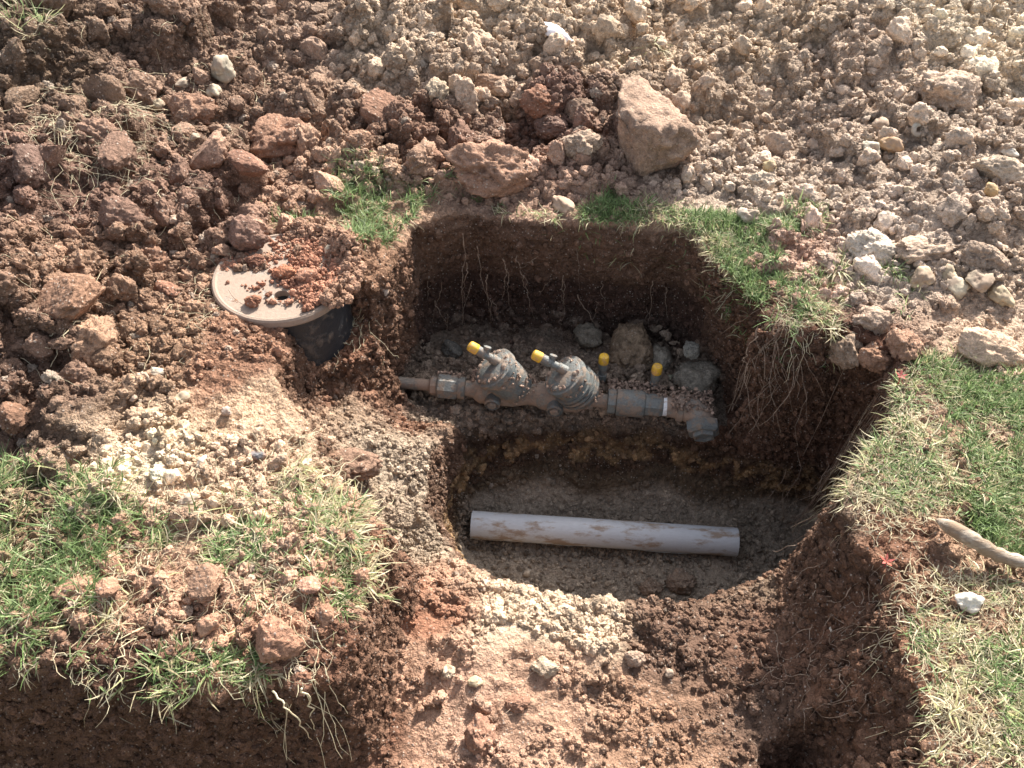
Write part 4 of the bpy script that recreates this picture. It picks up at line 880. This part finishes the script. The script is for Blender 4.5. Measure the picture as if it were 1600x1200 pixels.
# long straw runners: one stuff object per place
def runner(p0, az, L, g, stick=True, n=7, drop=0.0):
    pts = []; x, y = p0; z0 = float(hz(x, y))
    for k in range(n + 1):
        pts.append([x, y, 0]); az += g.normal(0, .6); x += math.cos(az) * L / n; y += math.sin(az) * L / n
    ph = g.uniform(0, 6); zs = [float(hz(p[0], p[1])) for p in pts]; zc = zs[0]; out = []
    for k, p in enumerate(pts):
        zc = max(zs[k], zc - L / n * (.4 + drop)); out.append((p[0], p[1], zc + .003 + .010 * abs(math.sin(ph + k * .9)) * g.uniform(.3, 1)))
    return out
def straw(poly, n, Lr, label, seed, az0=None, r=.00072, mat=None, drop=0.0, name='straw', cat='straw', curlz=False):
    pw = [hit(u, v)[:2] for u, v in poly]; g = np.random.default_rng(seed); mb = MB(); k = 0; xs = [p[0] for p in pw]; ys = [p[1] for p in pw]
    while k < n:
        x, y = g.uniform(min(xs), max(xs)), g.uniform(min(ys), max(ys))
        if polysd(np.array([x]), np.array([y]), pw)[0] < 0: continue
        az = g.uniform(0, 6.28) if az0 is None or g.uniform() < .35 else az0 + g.normal(0, .6)
        rr_ = r * g.uniform(.6, 1.4); L = g.uniform(*Lr); mb.tube(runner((x, y), az, L, g, drop=drop), [rr_ * (1 - .08 * j) for j in range(8)], 4); k += 1
    o = mb.build(name, mat or M_straw); tag(o, label, cat, kind='stuff'); return o
straw([(60, 130), (180, 130), (260, 200), (200, 260), (100, 290), (60, 230)], 170, (.06, .20), 'dry straw tangled on the upper left heap', 81, -.4)
straw([(0, 750), (250, 780), (590, 760), (560, 1000), (400, 1060), (200, 1080), (0, 1030)], 480, (.03, .10), 'dry stems lying over the grassy mound', 82)
straw([(60, 1030), (520, 1040), (500, 1080), (240, 1096), (60, 1055)], 24, (.03, .07), 'stems hanging over the front edge of the mound', 83, -1.57, drop=1.2)
straw([(1300, 740), (1440, 700), (1490, 790), (1420, 850), (1310, 850)], 300, (.03, .06), 'tangled dead stems overhanging the right side of the hole', 84, None, drop=2.0)
straw([(1390, 590), (1460, 560), (1480, 700), (1380, 700)], 60, (.02, .05), 'dry stems on the lawn edge above the right bank', 85, None, drop=1.5)
straw([(1400, 870), (1600, 900), (1600, 1200), (1450, 1200), (1380, 980)], 300, (.03, .08), 'dry stems over the lower right lawn edge', 86, None, drop=1.5)
straw([(1120, 450), (1190, 480), (1290, 570), (1230, 575), (1130, 500)], 36, (.03, .07), 'dry stems hanging at the grass corner right of the hole', 87, -2.2, drop=1.0)
straw([(300, 400), (340, 400), (330, 520), (290, 520)], 26, (.05, .10), 'dry stems left of the valve box', 88)
straw([(510, 470), (560, 470), (600, 560), (520, 560)], 40, (.03, .07), 'short dry stems beside the black valve box', 89, -1.9, drop=1)
straw([(480, 600), (1300, 900), (1380, 1000), (1300, 1150), (900, 1150), (600, 1100)], 70, (.03, .09), 'a few loose stems and rootlets on the low soil', 90, r=.0007, mat=M_root)
straw([(1150, 560), (1380, 610), (1330, 730), (1250, 700), (1150, 640)], 90, (.04, .12), 'fine rootlets on the shaded right bank', 91, -1.6, r=.0007, mat=M_root, drop=1)
straw([(1200, 880), (1400, 860), (1420, 1080), (1300, 1180), (1200, 1050)], 60, (.03, .08), 'fine rootlets on the brown right slope', 92, -1.9, r=.0008, mat=M_root, drop=1)
straw([(0, 0), (400, 0), (450, 250), (300, 650), (0, 700)], 130, (.04, .13), 'scattered dry stems on the dark left heap', 93, r=.0008)

# roots hanging down the back wall: each its own
def hang(name, u0, v0, u1, v1, r, mat, label, cat, group=None, ywall=None, seed=0, curl=.012, off=.02, n=16):
    """a strand in front of a wall: both ends given where the photograph shows them, at the wall's distance"""
    g = np.random.default_rng(seed + int(u0)); pts = []
    a, b2 = ray(u0, v0), ray(u1, v1)
    for k in range(n + 1):
        f = k / n; d = a * (1 - f) + b2 * f; yy = ywall(f) if callable(ywall) else ywall
        t = yy / d[1]; pts.append(Vector((d[0] * t, yy, CAM_H + d[2] * t)))
    w = Vector((0, 0, 0)); out = []
    for k, p in enumerate(pts):
        w = w * .85 + Vector((g.normal(0, curl), g.normal(0, curl * .3), g.normal(0, curl * .5))) * .35
        out.append(p + w)
    o = MB().tube(out, [r * (1 - .04 * k) for k in range(n + 1)], 5).build(name, mat); tag(o, label, cat, group); return o
YW = 1.625
rts = [(722, 365, 728, 515, 1.0), (745, 385, 765, 505, .8), (782, 405, 800, 480, .8), (808, 400, 822, 450, .7), (905, 380, 902, 450, .6), (985, 395, 955, 445, .7), (998, 395, 985, 440, .7), (906, 460, 942, 528, 1.1),
       (1033, 435, 1035, 480, .6), (1042, 450, 1042, 540, .6), (860, 440, 845, 460, .5), (884, 440, 888, 475, .6), (668, 440, 660, 490, .7), (690, 440, 670, 540, .5), (735, 440, 712, 520, .5), (842, 400, 815, 420, .6),
       (960, 470, 958, 560, .5), (1010, 480, 1000, 530, .5), (1070, 500, 1095, 540, .5), (930, 470, 925, 520, .5), (1060, 440, 1040, 470, .5), (875, 500, 880, 520, .5), (770, 470, 780, 500, .5), (1090, 445, 1096, 560, .9), (650, 500, 640, 530, .5), (700, 490, 690, 545, .6), (728, 410, 727, 470, 1.0), (760, 430, 772, 500, .9), (792, 420, 786, 470, .8), (820, 430, 838, 500, .7), (880, 430, 874, 500, .7), (1020, 440, 1016, 520, .8), (1052, 470, 1058, 540, .7), (940, 440, 946, 490, .7), (1085, 470, 1075, 530, .8), (680, 470, 700, 520, .7), (1005, 400, 1012, 430, .9), (970, 420, 1000, 395, .8)]
for i, (a, b_, c_, d_, k) in enumerate(rts):
    hang('root', a, b_, c_, d_, .0011 * k + .0003, M_root, 'thin pale root hanging down the shaded back wall behind the valves', 'root', 'thin roots hanging down the back wall', lambda f, i=i: 1.645 - .008 * (i % 4) + .015 * f, i, .007)
for i, (a, b_, c_, d_, lab) in enumerate(((1180, 525, 1150, 600, 'curved rootlet dangling from the grass corner at the right of the hole'), (1290, 720, 1292, 820, 'long thin root hanging at the right wall of the deep hole'))):
    p = hit(a, b_); hang('root', a, b_, c_, d_, .0012, M_root, lab, 'root', None, lambda f, y0=p[1]: y0 - .03 - .02 * f, 50 + i)
hang('grass_runner', 425, 1080, 495, 1165, .0016, M_straw, 'pale looping grass runner dangling from the front of the mound, left strand', 'grass runner', None, lambda f: .515 - .03 * math.sin(f * 3), 60, .008)
hang('grass_runner', 480, 1075, 500, 1140, .0016, M_straw, 'pale grass runner dangling from the mound, right strand meeting the loop', 'grass runner', None, .50, 61, .01)
hang('root', 355, 1090, 310, 1190, .0013, M_root, 'forked bare root hanging in front of the shaded mound face', 'root', None, .52, 62, .012)
straw([(420, 1060), (500, 1060), (500, 1075), (420, 1078)], 12, (.05, .10), 'limp stems at the front corner of the mound', 95, -1.57, drop=2)
print('SCENE DONE', len(bpy.data.objects))
